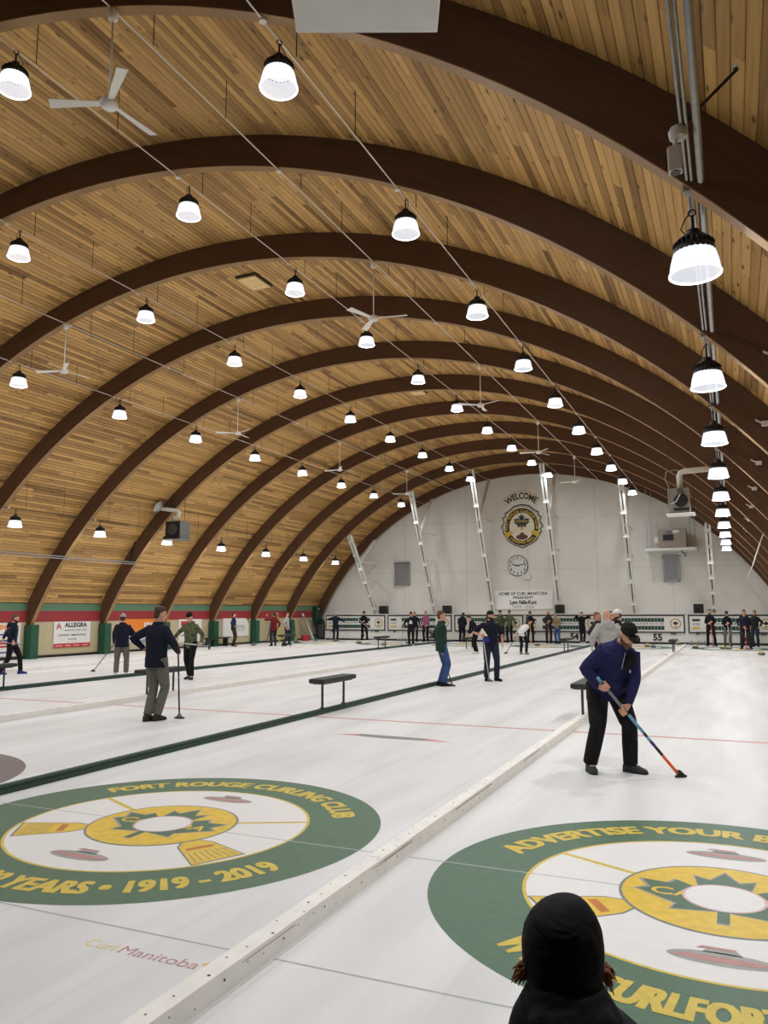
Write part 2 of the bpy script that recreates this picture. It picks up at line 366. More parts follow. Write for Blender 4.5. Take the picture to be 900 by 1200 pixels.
MB().disc(FI, 0.61, 0.0016).build('inner_ring', P_BROWNGREY, h3); MB().disc(FI, 0.2, 0.0022).build('button', P_WHITE, h3)
NTH = ['leftmost', 'second from left', 'third from left', 'fourth from left', 'fifth from left', 'rightmost']
FARN = ['51', '52', '53', '54', '55', '56']
for i in range(6): painted_house(SHEETS[i], FAR_TEE, 'far green and yellow painted house below the ' + NTH[i] + ' scoreboard', [], [], near=False)

# ------------------------------------------------------------------ roof: shell, planks, arches
def arc_pt(r, a, y): return (ARC_X + r*math.sin(a), y, ARC_Z + r*math.cos(a))
A_END = math.acos((2.12-ARC_Z)/DECK_R)
sh = MB(); n = 64
for i in range(n+1):
    a = -A_END + 2*A_END*i/n
    sh.v += [arc_pt(DECK_R+0.035, a, Y0), arc_pt(DECK_R+0.035, a, Y1), arc_pt(DECK_R+0.16, a, Y0), arc_pt(DECK_R+0.16, a, Y1)]
for i in range(n):
    b = 4*i; sh.f += [(b, b+4, b+5, b+1), (b+2, b+3, b+7, b+6), (b, b+2, b+6, b+4), (b+1, b+5, b+7, b+3)]
ceil = sh.build('ceiling', mat('roof_backing', srgb(60, 42, 26), 0.9)); tag(ceil, 'curved roof of pine boards', None, None, 'structure')
PW = 0.130; rows = int(2*A_END*DECK_R/PW); da = 2*A_END/rows
rng = random.Random(3); planks = []
for i in range(rows):
    y = Y0 - rng.random()*3.5
    while y < Y1:
        L = rng.choice((1.8, 2.4, 3.0, 3.6, 4.2)) + rng.random()*0.3
        y0, y1 = max(y, Y0), min(y+L, Y1)
        if y1-y0 > 0.1: planks.append((-A_END+da*(i+0.5), y0, y1, rng.random()))
        y += L
def px(p):
    d = Vector(p)-Vector((0, 0, CAM_H)); z = d.dot(CF)
    return None if z < 0.2 else (450+CAM_F*d.dot(CR)/z, 600-CAM_F*d.dot(CU)/z)
def shown(pl):
    a, y0, y1, _ = pl; pts = []
    for k in range(5):
        q = px(arc_pt(DECK_R, a, y0+(y1-y0)*k/4))
        if q and -20 < q[0] < 920 and -20 < q[1] < 1200: pts.append(q)
    if len(pts) < 2: return 0
    d = (Vector(arc_pt(DECK_R, a, (y0+y1)/2))-Vector((0, 0, CAM_H))).length
    return math.hypot(pts[0][0]-pts[-1][0], pts[0][1]-pts[-1][1])*PW*CAM_F/d
def plank_geo(pl):
    a, y0, y1, r = pl; hw = PW/2-0.0046; th = 0.03; g = 0.0015; drop = (r*7.3 % 1.0)*0.004
    c = Vector(arc_pt(DECK_R+0.004-drop, a, 0)); u = Vector((math.cos(a), 0, -math.sin(a))); nn = Vector((math.sin(a), 0, math.cos(a)))
    sec = [(-hw, th), (-hw, 0.006), (-hw+0.009, 0), (hw-0.009, 0), (hw, 0.006), (hw, th)]
    vs = []
    for yy in (y0+g, y1-g):
        for s_, h_ in sec: p = c + u*s_ + nn*h_; vs.append((p.x, yy, p.z))
    fs = [(i, i+1, i+7, i+6) for i in range(5)] + [(5, 4, 3, 2, 1, 0), (6, 7, 8, 9, 10, 11)]
    s0 = a*DECK_R + r*37.0
    uv = [(s0+s_, yy+r*19) for yy in (y0, y1) for s_, _ in sec]
    t = rng.random(); tone = 0.14+0.44*t if rng.random() > 0.12 else -0.05+0.2*t
    return vs, fs, uv, tone
def plank_mesh(items, name):
    V, Fc, UV, T = [], [], [], []
    for pl in items:
        vs, fs, uv, tone = plank_geo(pl); n = len(V); V += vs; Fc += [tuple(i+n for i in f) for f in fs]; UV += uv; T += [tone]*len(vs)
    me = bpy.data.meshes.new(name); me.from_pydata(V, [], Fc)
    l = me.uv_layers.new(name='UVMap'); at = me.attributes.new('tone', 'FLOAT', 'POINT')
    idx = [0]*len(me.loops); me.loops.foreach_get('vertex_index', idx)
    flat = [c for i in idx for c in UV[i]]; l.data.foreach_set('uv', flat); at.data.foreach_set('value', T)
    me.materials.append(M_PLANK); me.update(); return me
planks.sort(key=lambda p: -shown(p))
for pl in planks[:300]: obj('plank', plank_mesh([pl], 'plank'), None, ceil)
rest = obj('planking', plank_mesh(planks[300:], 'planking'), None, ceil); rest['kind'] = 'stuff'

A_FOOT = math.acos((1.22-ARC_Z)/ARC_R)
def beam_mesh(aw, ARC_R=ARC_R, DECK_R=DECK_R, hw=BEAM_W/2, M_B=None):
    V, Fc, UV = [], [], []; n = 72
    for i in range(n+1):
        a = -aw + 2*aw*i/n
        for r, y in ((ARC_R, -hw), (DECK_R, -hw), (DECK_R, hw), (ARC_R, hw)): V.append(arc_pt(r, a, y))
    for i in range(n):
        b = 4*i
        for j in range(4): Fc.append((b+j, b+(j+1) % 4, b+4+(j+1) % 4, b+4+j))
    Fc += [(3, 2, 1, 0), (4*n, 4*n+1, 4*n+2, 4*n+3)]
    me = bpy.data.meshes.new('beam'); me.from_pydata(V, [], Fc)
    l = me.uv_layers.new(name='UVMap')
    for p in me.polygons:
        for li, vi in zip(p.loop_indices, p.vertices):
            i, j = divmod(vi, 4); a = -aw+2*aw*i/n
            l.data[li].uv = ((0.0, 0.55, 0.55, 0.0)[j] + (0.7 if p.vertices[0] % 4 in (3,) else 0.0), a*ARC_R)
    at = me.attributes.new('tone', 'FLOAT', 'POINT')
    for d in at.data: d.value = 0.2
    me.materials.append(M_B or M_BEAM); me.update(); return me
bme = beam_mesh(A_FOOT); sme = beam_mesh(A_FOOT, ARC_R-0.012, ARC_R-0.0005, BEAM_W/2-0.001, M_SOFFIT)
post_me = MB().cbox(-0.19, -0.19, 0.0, 0.19, 0.19, 1.30, 0.02).mesh('post'); post_me.materials.append(M_PAD)
AN = ['arch with a white panel hanging in front of it', 'arch nearest the camera that spans the whole picture']
for k in range(-1, 11):
    lab = ('dark stained laminated roof arch, ' + (ORD[k] if k < 10 else 'last, against the white end wall') + (' from the camera' if k < 10 else '')) if k >= 0 else 'dark stained laminated roof arch above the camera, behind the first one in view'
    ar = thing('roof_arch', lab, 'arch', (0, arch_y(k), 0), 0, 'laminated roof arches'); ar['kind'] = 'structure'
    obj('beam', bme, None, ar); obj('lit_underside', sme, None, ar)
    obj('post', post_me, None, ar, (-24.79, 0, 0)); obj('post', post_me, None, ar, (2.69, 0, 0))

# ------------------------------------------------------------------ walls
def side_wall(name, x, s):
    wl = MB().box(min(x, x-s*0.15), Y0, 0.0, max(x, x-s*0.15), Y1+0.2, 1.40).build(name, M_BEIGE); tag(wl, 'beige lower wall beside the ice', None, None, 'structure')
    MB().box(min(x+s*0.004, x-s*0.15), Y0, 1.40, max(x+s*0.004, x-s*0.15), Y1+0.2, 1.83).build('red_band', M_REDBAND, wl)
    MB().box(min(x+s*0.008, x-s*0.15), Y0, 1.83, max(x+s*0.008, x-s*0.15), Y1+0.2, 2.14).build('green_band', M_GREENBAND, wl)
    MB().box(min(x, x+s*0.03), Y0, 0.0, max(x, x+s*0.03), Y1-1.2, 0.10).build('kick_strip', M_BLACK, wl)
    MB().box(min(x, x+s*0.02), Y0, 2.13, max(x, x+s*0.02), Y1, 2.16).build('ledger', mat('dark_ledger', srgb(40, 34, 28), 0.8), wl)
    return wl
wall_left = side_wall('wall_left', XL, 1); wall_right = side_wall('wall_right', XR, -1)
def gable(name, y, t, m):
    pts = [(XL-0.1, 0.0), (XR+0.1, 0.0)] + [(ARC_X + (DECK_R+0.03)*math.sin(A_END-2*A_END*i/48), ARC_Z + (DECK_R+0.03)*math.cos(A_END-2*A_END*i/48)) for i in range(49)]
    return MB().poly(pts, lambda u, v, w_: Vector((u, y+w_, v)), 0, t).build(name, m)
wall_far = tag(gable('wall_far', Y1, 0.15, M_WHITE), 'white painted end wall under the curved roof', None, None, 'structure')
wall_near = tag(gable('wall_near', Y0, -0.15, mat('near_wall', srgb(120, 108, 92), 0.8)), 'wall behind the camera', None, None, 'structure')
# thin grey panel joints on the end wall
j = MB()
for x in (-18.9, -14.8, -7.0, -2.95, -11.0): j.box(x-0.008, Y1-0.004, 1.6, x+0.008, Y1+0.01, roof_z(x)-0.2)
for z in (4.2, 7.2): j.box(ARC_X-math.sqrt(ARC_R**2-(z-ARC_Z)**2)+0.3, Y1-0.004, z-0.006, ARC_X+math.sqrt(ARC_R**2-(z-ARC_Z)**2)-0.3, Y1+0.01, z+0.006)
j.build('panel_joints', mat('joint_grey', srgb(186, 184, 174), 0.7), wall_far)
# low wall that carries the scoreboards
lw = MB().box(-23.95, 44.62, 0.0, XR-0.1, Y1-0.01, 1.58).build('wall_scoreboards', M_WHITE); tag(lw, 'low white wall under the scoreboards', None, None, 'structure')
MB().box(-23.97, 44.58, 1.58, XR-0.1, Y1-0.01, 1.62).build('ledge', M_WHITE, lw)
MB().box(-23.9, 44.585, 0.0, XR-0.1, 44.62, 0.10).build('kick_strip', M_BLACK, lw)

# ------------------------------------------------------------------ scoreboards
M_SBG = mat('score_green', srgb(30, 70, 58), 0.5); M_GOLD = mat('gold', srgb(196, 164, 80), 0.5); M_INK = mat('ink', srgb(26, 28, 28), 0.6); M_SIGN = mat('sign_white', srgb(224, 224, 218), 0.5); M_CREAM = mat('cream', srgb(232, 224, 200), 0.5); M_YELSIGN = mat('sign_yellow', srgb(206, 186, 84), 0.5); M_CREST_Y = mat('crest_yellow', srgb(216, 184, 52), 0.5); M_CREST_R = mat('crest_maroon', srgb(96, 52, 48), 0.5); M_FLAG = mat('banner_white', srgb(246, 246, 244), 0.6); M_SGREY = mat('sign_grey', srgb(110, 110, 112), 0.6)
def crest(parent, F, c, r, nm='crest'):
    d = MB().disc(F, r, 0.004, 32, c).build(nm, M_INK, parent)
    MB().disc(F, r*0.93, 0.006, 32, c).build('crest_gold', M_GOLD, d); MB().disc(F, r*0.82, 0.008, 32, c).build('crest_field', M_CREAM, d)
    MB().poly([(c[0]+u*r*0.66, c[1]+v*r*0.62-r*0.02) for u, v in LEAF], F, 0.010).build('crest_leaf', M_INK, d)
    MB().poly([(c[0]+u, c[1]+v) for u, v in lens(0, -r*0.55, r*0.26, r*0.12, 14)], F, 0.010).build('crest_stone', M_CREST_R, d)
for i, cx in enumerate(SHEETS):
    sb = thing('scoreboard', 'white curling scoreboard with green number rows, ' + NTH[i] + ' on the far wall', 'scoreboard', (cx, 44.60, 0), 0, 'scoreboards on the far wall')
    F = plane_frame((0, -0.03, 0), (1, 0, 0), (0, 0, 1)); w2 = 2.08
    MB().box(-w2, -0.03, 0.62, w2, 0.02, 1.53).build('panel', M_SIGN, sb)
    fr = MB()
    for a in ((-w2, 0.60, w2, 0.66), (-w2, 1.49, w2, 1.55), (-w2, 0.66, -w2+0.06, 1.49), (w2-0.06, 0.66, w2, 1.49)): fr.box(a[0], -0.05, a[1], a[2], 0.0, a[3])
    fr.build('frame', M_INK, sb)
    for z0 in (0.76, 1.18):
        g = MB()
        for k in range(13): g.box(-1.15+k*0.17, -0.042, z0, -1.15+k*0.17+0.155, -0.028, z0+0.20)
        tag(g.build('number_tiles', M_SBG, sb), kind='stuff')
    t = MB(); put_text(t, '1 2 3 4 5 6 7 8 9 10 11 12', F, -0.05, 1.03, 0.10, 2.1, 0.004, 0.01); t.build('end_numbers', M_INK, sb)
    MB().box(-1.88, -0.042, 1.22, -1.50, -0.028, 1.33).build('name_bar', M_INK, sb); MB().box(-1.88, -0.042, 0.80, -1.50, -0.028, 0.92).build('name_bar', M_YELSIGN, sb)
    t = MB(); put_text(t, 'SCORE', F, -1.69, 1.02, 0.09, 0.36, 0.004); t.build('lettering', M_SGREY, sb)
    crest(sb, F, (1.62, 1.08), 0.27)
    MB().box(1.35, -0.02, 0.50, 1.62, 0.02, 0.62).box(-1.72, -0.02, 0.50, -1.55, 0.02, 0.60).build('bracket', M_GREYBOX, sb)
    t = MB(); put_text(t, FARN[i], plane_frame((0, 0.0, 0), (1, 0, 0), (0, 0, 1)), 0.68 if i in (4, 5) else 0.62, 0.20, 0.34, 0.46, 0.001, 0.035); t.build('sheet_number', M_INK, sb)

# ------------------------------------------------------------------ things on the end wall
FW = lambda x, z: plane_frame((x, Y1-0.012, z), (1, 0, 0), (0, 0, 1))
SH0 = [(0, 1.42), (0.45, 1.34), (0.80, 1.05), (1.05, 0.92), (1.02, 0.74), (1.22, 0.62), (1.12, 0.40), (1.30, 0.02), (1.14, -0.10), (1.20, -0.24), (0.86, -0.80), (0.55, -1.0), (0, -1.24)]
SH = SH0 + [(-a, b) for a, b in reversed(SH0) if a > 0]
em = thing('club_crest', 'shield shaped club crest with leaf and WELCOME banner on the end wall', 'sign', (-11.31, Y1-0.012, 6.72))
F = plane_frame((0, 0, 0), (1, 0, 0), (0, 0, 1))
MB().poly(SH, F, 0, 0.03).build('shield', M_INK, em)
MB().poly([(u*0.945, v*0.945) for u, v in SH], F, 0.034).build('shield_border', M_CREAM, em)
MB().poly([(u*0.91, v*0.91) for u, v in SH], F, 0.038).build('shield_line', M_INK, em)
MB().poly([(u*0.89, v*0.89) for u, v in SH], F, 0.040).build('shield_ground', M_CREAM, em)
def sup(r, y0=0.02, n=48, ry=None): return [(r*math.cos(2*math.pi*i/n), y0+(ry or r)*math.sin(2*math.pi*i/n)) for i in range(n)]
MB().poly(sup(1.02, 0.06, ry=1.12), F, 0.044).build('lettering_band', M_INK, em)
MB().poly(sup(0.76, 0.06, ry=0.84), F, 0.048).build('field', M_CREAM, em)
for s_ in (-1, 1):
    br = MB().bar(F(s_*0.95, 0.78, 0.052), F(-s_*0.55, -0.28, 0.052), 0.006, 0.05, (0, 1, 0)).build('broom_handle', M_CREST_Y, em)
    MB().poly([(-s_*0.55, -0.22), (-s_*0.62, -0.40), (-s_*0.98, -0.62), (-s_*1.08, -0.30), (-s_*0.72, -0.16)], F, 0.054).build('broom_head', M_CREST_Y, em)
MB().poly([(u*0.62, v*0.66+0.22) for u, v in LEAF], F, 0.058).build('leaf', mat('crest_green', srgb(22, 48, 42), 0.5), em)
MB().poly(lens(0, -0.56, 0.36, 0.16), F, 0.056).poly([(-0.14, -0.40), (0.16, -0.40), (0.10, -0.30), (-0.08, -0.30)], F, 0.056).build('stone', M_CREST_R, em)
t = MB(); arc_text(t, 'FORT ROUGE CURLING CLUB', F, 0.86, 192, -12, 0.14, 0.060, 0.03, (0, 0.07)); t.build('lettering', M_CREST_Y, em); t = MB(); arc_text(t, 'WINNIPEG MAN.', F, 1.02, 222, 318, 0.14, 0.060, 0.03, (0, 0.07), True); t.build('lettering', M_CREST_Y, em)
t = MB(); put_text(t, 'CANADA', F, 0, 0.33, 0.13, 0.72, 0.062); t.build('leaf_lettering', M_CREST_Y, em)
wp = [(1.55*math.cos(math.radians(a)), 0.10+1.62*math.sin(math.radians(a))) for a in range(48, 133, 6)]; wq = [(2.08*math.cos(math.radians(a)), 0.10+2.10*math.sin(math.radians(a))) for a in range(132, 47, -6)]
MB().poly([(u*0.84, v+(0.03 if v > 1.4 else -0.02)) for u, v in wp+wq], F, 0, 0.012).build('welcome_edge', M_GOLD, em)
MB().poly([(u*0.82, v) for u, v in wp+wq], F, 0, 0.02).build('welcome_panel', M_CREAM, em)
t = MB(); arc_text(t, 'WELCOME', F, 1.64, 128, 52, 0.36, 0.024, 0.035, (0, 0.12)); [None]
t.v = [(Vector(v).x*0.84, v[1], v[2]) for v in t.v]; t.build('welcome_lettering', M_INK, em)
ck = thing('wall_clock', 'round white wall clock below the club crest', 'clock', (-11.62, Y1-0.012, 4.46))
MB().disc(F, 0.62, 0.0, 40).poly(lens(0, 0, 0.62, 0.62, 40), F, 0, 0.05).build('case', M_INK, ck); MB().disc(F, 0.585, 0.054, 40).build('dial', M_SIGN, ck)
t = MB()
for k in range(1, 13): put_text(t, str(k), F, 0.46*math.sin(k*math.pi/6), 0.46*math.cos(k*math.pi/6)-0.07, 0.15, None, 0.056, 0.02)
t.build('numerals', M_INK, ck)
def hand(L, a, w_): return MB().bar(F(-0.1*math.sin(a), -0.1*math.cos(a), 0.064), F(L*math.sin(a), L*math.cos(a), 0.064), 0.008, w_, (math.cos(a), 0, -math.sin(a)))
hand(0.50, math.radians(76), 0.045).build('minute_hand', M_INK, ck); hand(0.34, math.radians(-74), 0.055).build('hour_hand', M_INK, ck)
bx_ = thing('wall_box', 'small pale junction box below the clock', 'box', (-11.05, Y1-0.01, 3.62)); MB().cbox(-0.22, -0.10, 0, 0.22, 0, 0.30, 0.02).build('body', M_SIGN, bx_); MB().box(-0.28, -0.12, 0.04, -0.18, -0.02, 0.34).build('lamp_head', M_SIGN, bx_)
bn = thing('president_banner', 'white HOME OF CURL MANITOBA banner on the end wall below the clock', 'banner', (-11.33, Y1-0.06, 2.44))
MB().poly([(-1.75, -0.56), (1.75, -0.56), (1.73, 0.57), (-1.75, 0.56)], F, 0, 0.012).build('cloth', M_FLAG, bn)
for a_ in (('HOME OF CURL MANITOBA', 0.28, 0.17, 2.9, 0.02), ('PRESIDENT', 0.06, 0.14, 1.2, 0.02), ('Lynn Fallis-Kurz', -0.25, 0.22, 1.6, 0.04)): t = MB(); put_text(t, a_[0], F, 0, a_[1], a_[2], a_[3], 0.016, a_[4]); t.build('lettering', M_INK, bn)
t = MB(); put_text(t, '2024 - 2026', F, 0, -0.48, 0.15, 1.25, 0.016, 0.0); t.build('year_lettering', M_SGREY, bn)
crest(bn, F, (-1.30, -0.05), 0.22); crest(bn, F, (1.30, -0.05), 0.22)
for nm, x0, x1, z0, z1, lab in (('wall_vent', -19.55, -18.55, 3.42, 4.85, 'grey sheet metal vent cover on the left of the end wall'), ('wall_vent', -3.42, -2.60, 3.38, 4.78, 'grey sheet metal vent cover below the shelf with the dehumidifier')):
    v = thing(nm, lab, 'vent', ((x0+x1)/2, Y1, z0)); hw = (x1-x0)/2
    MB().cbox(-hw, -0.14, 0, hw, 0, z1-z0, 0.01).build('cover', mat('vent_grey', srgb(148, 150, 152), 0.4, metal=0.4), v)
    fr = MB()
    for a in ((-hw, 0, hw, 0.05), (-hw, z1-z0-0.05, hw, z1-z0), (-hw, 0, -hw+0.05, z1-z0), (hw-0.05, 0, hw, z1-z0)): fr.box(a[0]-0.01, -0.17, a[1]-0.01, a[2]+0.01, -0.13, a[3]+0.01)
    fr.build('flange', M_STEEL, v)
for x, lab in ((-20.05, 'black loudspeaker on the ledge above the leftmost scoreboard'), (-15.85, 'black loudspeaker on the ledge above the second scoreboard'), (-9.05, 'black loudspeaker on the ledge right of the banner'), (-1.70, 'black loudspeaker on the ledge above the rightmost scoreboard')):
    s_ = thing('loudspeaker', lab, 'speaker', (x, 45.1, 1.62), 0, 'loudspeakers on the ledge')
    MB().cbox(-0.25, -0.2, 0.0, 0.25, 0.2, 0.50, 0.02).build('cabinet', M_BLACK, s_)
    MB().box(-0.22, -0.212, 0.03, 0.22, -0.198, 0.47).build('grille', mat('speaker_grille', srgb(32, 32, 34), 0.8), s_); MB().lathe([(0.09, 0), (0.07, 0.015)], 14).build('cone', M_BLACKMETAL, s_, (0, -0.2, 0.2))
# steel wind braces leaning from the wall to the last arch but one
SX = [-20.85, -16.85, -13.15, -9.15, -5.05, -0.96]; SL = ['leftmost', 'second from the left', 'just left of the club crest', 'just right of the club crest', 'fifth from the left', 'rightmost']
for x, lab in zip(SX, SL):
    b = thing('wind_brace', 'white steel brace leaning from the end wall, ' + lab, 'brace', (x, 45.7, 1.62), 0, 'steel braces on the end wall')
    top = roof_z(x)-1.62-0.02; yb, yt = 0.0, arch_y(9)-45.7+0.1
    for s_ in (-0.085, 0.085): MB().bar((s_, yb, 0), (s_, yt, top), 0.10, 0.15, (0, 1, 0)).build('rail', M_WMETAL, b)
    MB().bar((0, yb+0.05, 0.05), (0, yt+0.05, top-0.1), 0.05, 0.02, (0, 1, 0)).build('slot', mat('slot_dark', srgb(52, 50, 46), 0.8), b)
    for k in range(6):
        f_ = 0.08+0.17*k; MB().box(-0.15, yt*f_-0.09, top*f_-0.12, 0.15, yt*f_-0.06, top*f_+0.12).build('batten', M_WMETAL, b)
    for f_ in (0.45, 0.68): MB().bar((0, yt*f_, top*f_), (0, 0.15, top*f_), 0.08, 0.08).build('strut', M_WMETAL, b)
    zt = roof_z(x)-1.62-0.05; MB().bar((0, yt*0.66, top*0.66), (0, -0.25, zt), 0.16, 0.12, (0, 1, 0)).build('fork', M_WMETAL, b)
# shelf with dehumidifier
sf = thing('hanging_shelf', 'long white shelf hung on rods high on the end wall', 'shelf', (-2.9, 45.0, 4.98))
MB().cbox(-1.3, -0.6, 0, 1.3, 0.75, 0.14, 0.02).build('board', M_WMETAL, sf)
for x in (-1.22, -0.95, 0.98, 1.22): MB().tube([(x, -0.1, 0.14), (x, -0.1, roof_z(x-2.9)-4.98+0.2)], 0.02, 6).build('rod', M_STEEL, sf)
MB().tube([(0.55, -0.3, 0.02), (0.55, -0.3, -0.12), (0.68, -0.3, -0.14), (0.70, -0.3, -0.34)], 0.03, 8).build('drain_pipe', M_BLACK, sf)
dh = thing('dehumidifier', 'taupe box dehumidifier with black louvre on the hanging shelf', 'dehumidifier', (-2.82, 44.95, 5.12))
MB().cbox(-0.72, -0.45, 0.02, 0.72, 0.45, 1.04, 0.02).build('cabinet', M_TAUPE, dh); MB().box(0.722, -0.4, 0.08, 0.735, 0.4, 0.98).build('side_panel', M_TAUPED, dh)
MB().box(-0.45, -0.54, 0.42, 0.06, -0.445, 0.72).build('louvre', M_BLACK, dh); MB().box(-0.30, -0.46, 0.82, 0.0, -0.445, 0.92).build('label_plate', mat('label_blue', srgb(70, 96, 120), 0.5), dh); MB().box(0.06, -0.46, 0.80, 0.36, -0.445, 0.94).build('label_plate', M_SIGN, dh)
MB().box(-0.90, -0.3, 0.30, -0.72, -0.1, 0.62).build('control_box', M_SIGN, dh)

# ------------------------------------------------------------------ dividers between the sheets
DN = {0: 'low white divider nearest the left wall', 2: 'low white divider beside the man with his back turned', 4: 'low white divider running from the foreground to the far wall', 1: 'low dark green divider near the left wall', 3: 'dark green divider left of the FORT ROUGE house'}
for i, x in enumerate(DIV):
    d = thing('sheet_divider', DN[i], 'divider', (x, 0, 0), 0, 'dividers between the sheets')
    if i % 2 == 0:
        h_ = 0.105; L = 2.5; y = 2.48 + (0.1 if i == 4 else 0.6); sec = MB().box(-0.055, 0.004, 0, 0.055, L-0.004, h_).mesh('section'); sec.materials.append(M_DIVW)
        while y + L < 44.58: obj('section', sec, None, d, (random.uniform(-0.004, 0.004), y, 0)); y += L
        if i == 4:
            sc_ = MB()
            for k in range(70):
                yy = 2.65+k*0.17+random.uniform(-0.05, 0.05); r = 0.006 if k % 3 else 0.009
                sc_.disc(lambda u, v, t_: Vector((u, v, h_+t_)), r, 0.0012, 8, (random.uniform(-0.04, 0.04), yy)); sc_.disc(lambda u, v, t_: Vector((0.055+t_, v, u)), r*0.8, 0.0052, 8, (random.uniform(0.03, 0.09), yy+0.07))
            tag(sc_.build('screw_heads', M_BLACK, d), kind='stuff')
            cr = MB()
            for yy, ln in ((3.4, 0.5), (4.9, 0.7), (6.6, 1.1), (9.0, 0.8)): cr.box(0.0535, yy, 0.080, 0.0562, yy+ln, 0.083)
            cr.build('crack', mat('crack_dark', srgb(120, 104, 94), 0.9), d)
    else:
        MB().box(-0.05, 2.48, 0, 0.05, 44.5, 0.05).build('base_rail', M_DIVG, d)
        MB().tube([(0, 2.48, 0.06), (0, 44.5, 0.06)], 0.035, 10).build('bumper', M_DIVG, d); MB().box(-0.048, 2.48, 0.05, -0.036, 44.5, 0.078).build('edge_strip', M_DIVL, d)

# ------------------------------------------------------------------ benches standing over the dividers
def bench(x, y, label, L=1.3, span=0.82, h=0.61, zb=0.1):
    b = thing('bench', label, 'bench', (x, y, 0), 0, 'black benches over the dividers')
    MB().cbox(-0.15, -L/2, h-0.085, 0.15, L/2, h, 0.03).build('seat_pad', M_BENCH, b, smooth=False)
    MB().box(-0.11, -L/2+0.1, h-0.10, 0.11, L/2-0.1, h-0.086).build('rail', M_BLACKMETAL, b)
    for s_ in (-1, 1): MB().tube([(0, s_*span/2, zb-0.01), (0, s_*span/2, h-0.09)], 0.022, 10).lathe([(0.05, 0), (0.05, 0.012)], 10, (0, s_*span/2, zb-0.01)).build('leg', M_BENCHLEG, b)
    return b
bench(DIV[3], 12.75, 'black bench in the open centre, on the green divider')
bench(DIV[4], 13.55, 'black bench on the white divider, just behind the man sweeping')
bench(DIV[2], 13.3, 'black bench behind the man with his back turned')
bench(DIV[1], 12.7, 'black bench cut off at the left edge', zb=0.09)
for x, lab in ((-21.2, 'small far bench beside the person in red plaid'), (DIV[1], 'far bench in front of the leftmost scoreboard'), (DIV[2], 'far bench left of the bearded man in the dark shirt'), (DIV[3], 'far bench on the green divider right of the woman in white'), (DIV[4], 'far bench on the white divider below the fifth scoreboard')):
    bench(x, 34.3 if x > -21 else 35.3, lab, zb=0.1 if x in DIV else 0.01)
wb = thing('wall_bench', 'dark bench against the left wall beside the green post', 'bench', (-24.6, 34.0, 0)); MB().cbox(-0.2, -0.9, 0.40, 0.2, 0.9, 0.46, 0.01).build('seat', M_BENCH, wb)
for yy in (-0.75, 0.75): MB().bar((0, yy, 0), (0, yy, 0.4), 0.3, 0.05, (0, 1, 0)).build('leg', M_BENCHLEG, wb)

# ------------------------------------------------------------------ high-bay lamps on cables
def lens_mat():
    m = bpy.data.materials.new('prismatic_lens'); m.use_nodes = True; nt = m.node_tree; N = nt.nodes; L = nt.links
    for n_ in list(N): N.remove(n_)
    o = N.new('ShaderNodeOutputMaterial'); mx = N.new('ShaderNodeMixShader'); tr = N.new('ShaderNodeBsdfTransparent'); em_ = N.new('ShaderNodeEmission')
    tr.inputs[0].default_value = (0.92, 0.94, 1.0, 1); em_.inputs[0].default_value = (0.90, 0.93, 1.0, 1); em_.inputs[1].default_value = LENS_GLOW
    mx.inputs[0].default_value = 0.42
    L.new(tr.outputs[0], mx.inputs[1]); L.new(em_.outputs[0], mx.inputs[2]); L.new(mx.outputs[0], o.inputs[0])
    return m
M_LENS = lens_mat()
M_RIM = mat('lens_rim', (0.9, 0.93, 1, 1), 0.3, emit=(0.92, 0.95, 1, 1), estr=3.0)
M_LED = mat('led_board', (0.9, 0.9, 0.9, 1), 0.4)
def lamp_meshes():
    hs = MB().lathe([(0.175, 0.085), (0.178, 0.12), (0.152, 0.160), (0.118, 0.19), (0.112, 0.235), (0.06, 0.25), (0.055, 0.30), (0.02, 0.31)], 24, cap0=False)
    for k in range(24):
        a = 2*math.pi*k/24; hs.bar((0.115*math.cos(a), 0.115*math.sin(a), 0.20), (0.163*math.cos(a), 0.163*math.sin(a), 0.15), 0.008, 0.05)
    ln = MB(); prof = [(0.172, 0.095), (0.185, 0.05), (0.198, 0.0), (0.207, -0.05), (0.215, -0.105)]; n = 48
    for r, z in prof:
        for j_ in range(n):
            a = 2*math.pi*j_/n; rr = r + (0.003 if j_ % 2 else -0.003); ln.v.append((rr*math.cos(a), rr*math.sin(a), z))
    for i in range(len(prof)-1):
        for j_ in range(n): a, b = i*n+j_, i*n+(j_+1) % n; ln.f.append((a, b, b+n, a+n))
    rim = MB(); pts = [(0.216*math.cos(2*math.pi*i/32), 0.216*math.sin(2*math.pi*i/32), -0.108) for i in range(33)]; rim.tube(pts, 0.009, 6, False)
    led = MB().lathe([(0.168, 0.090), (0.02, 0.092)], 24, cap0=False)
    hk = MB().tube([(0, 0, 0.30), (0, 0, 0.44)], 0.013, 8).tube([(0.03*math.sin(2*math.pi*i/12), 0, 0.465+0.03*math.cos(2*math.pi*i/12)) for i in range(13)], 0.008, 6).tube([(0.05, 0, 0.26), (0.10, 0.02, 0.32), (0.06, 0.03, 0.40), (0.01, 0.02, 0.47)], 0.006, 6)
    out = []
    for b, nm, m_, sm in ((hs, 'housing', M_BLACKMETAL, False), (ln, 'lens', M_LENS, False), (rim, 'rim', M_RIM, True), (led, 'led_board', M_LED, False), (hk, 'hook', M_BLACKMETAL, True)):
        me = b.mesh(nm, sm); me.materials.append(m_); out.append((nm, me))
    return out
LM = lamp_meshes()
ld = bpy.data.lights.new('lamp_light', 'AREA'); ld.shape = 'DISK'; ld.size = 0.24; ld.energy = LAMP_POWER; ld.color = LAMP_COLOR
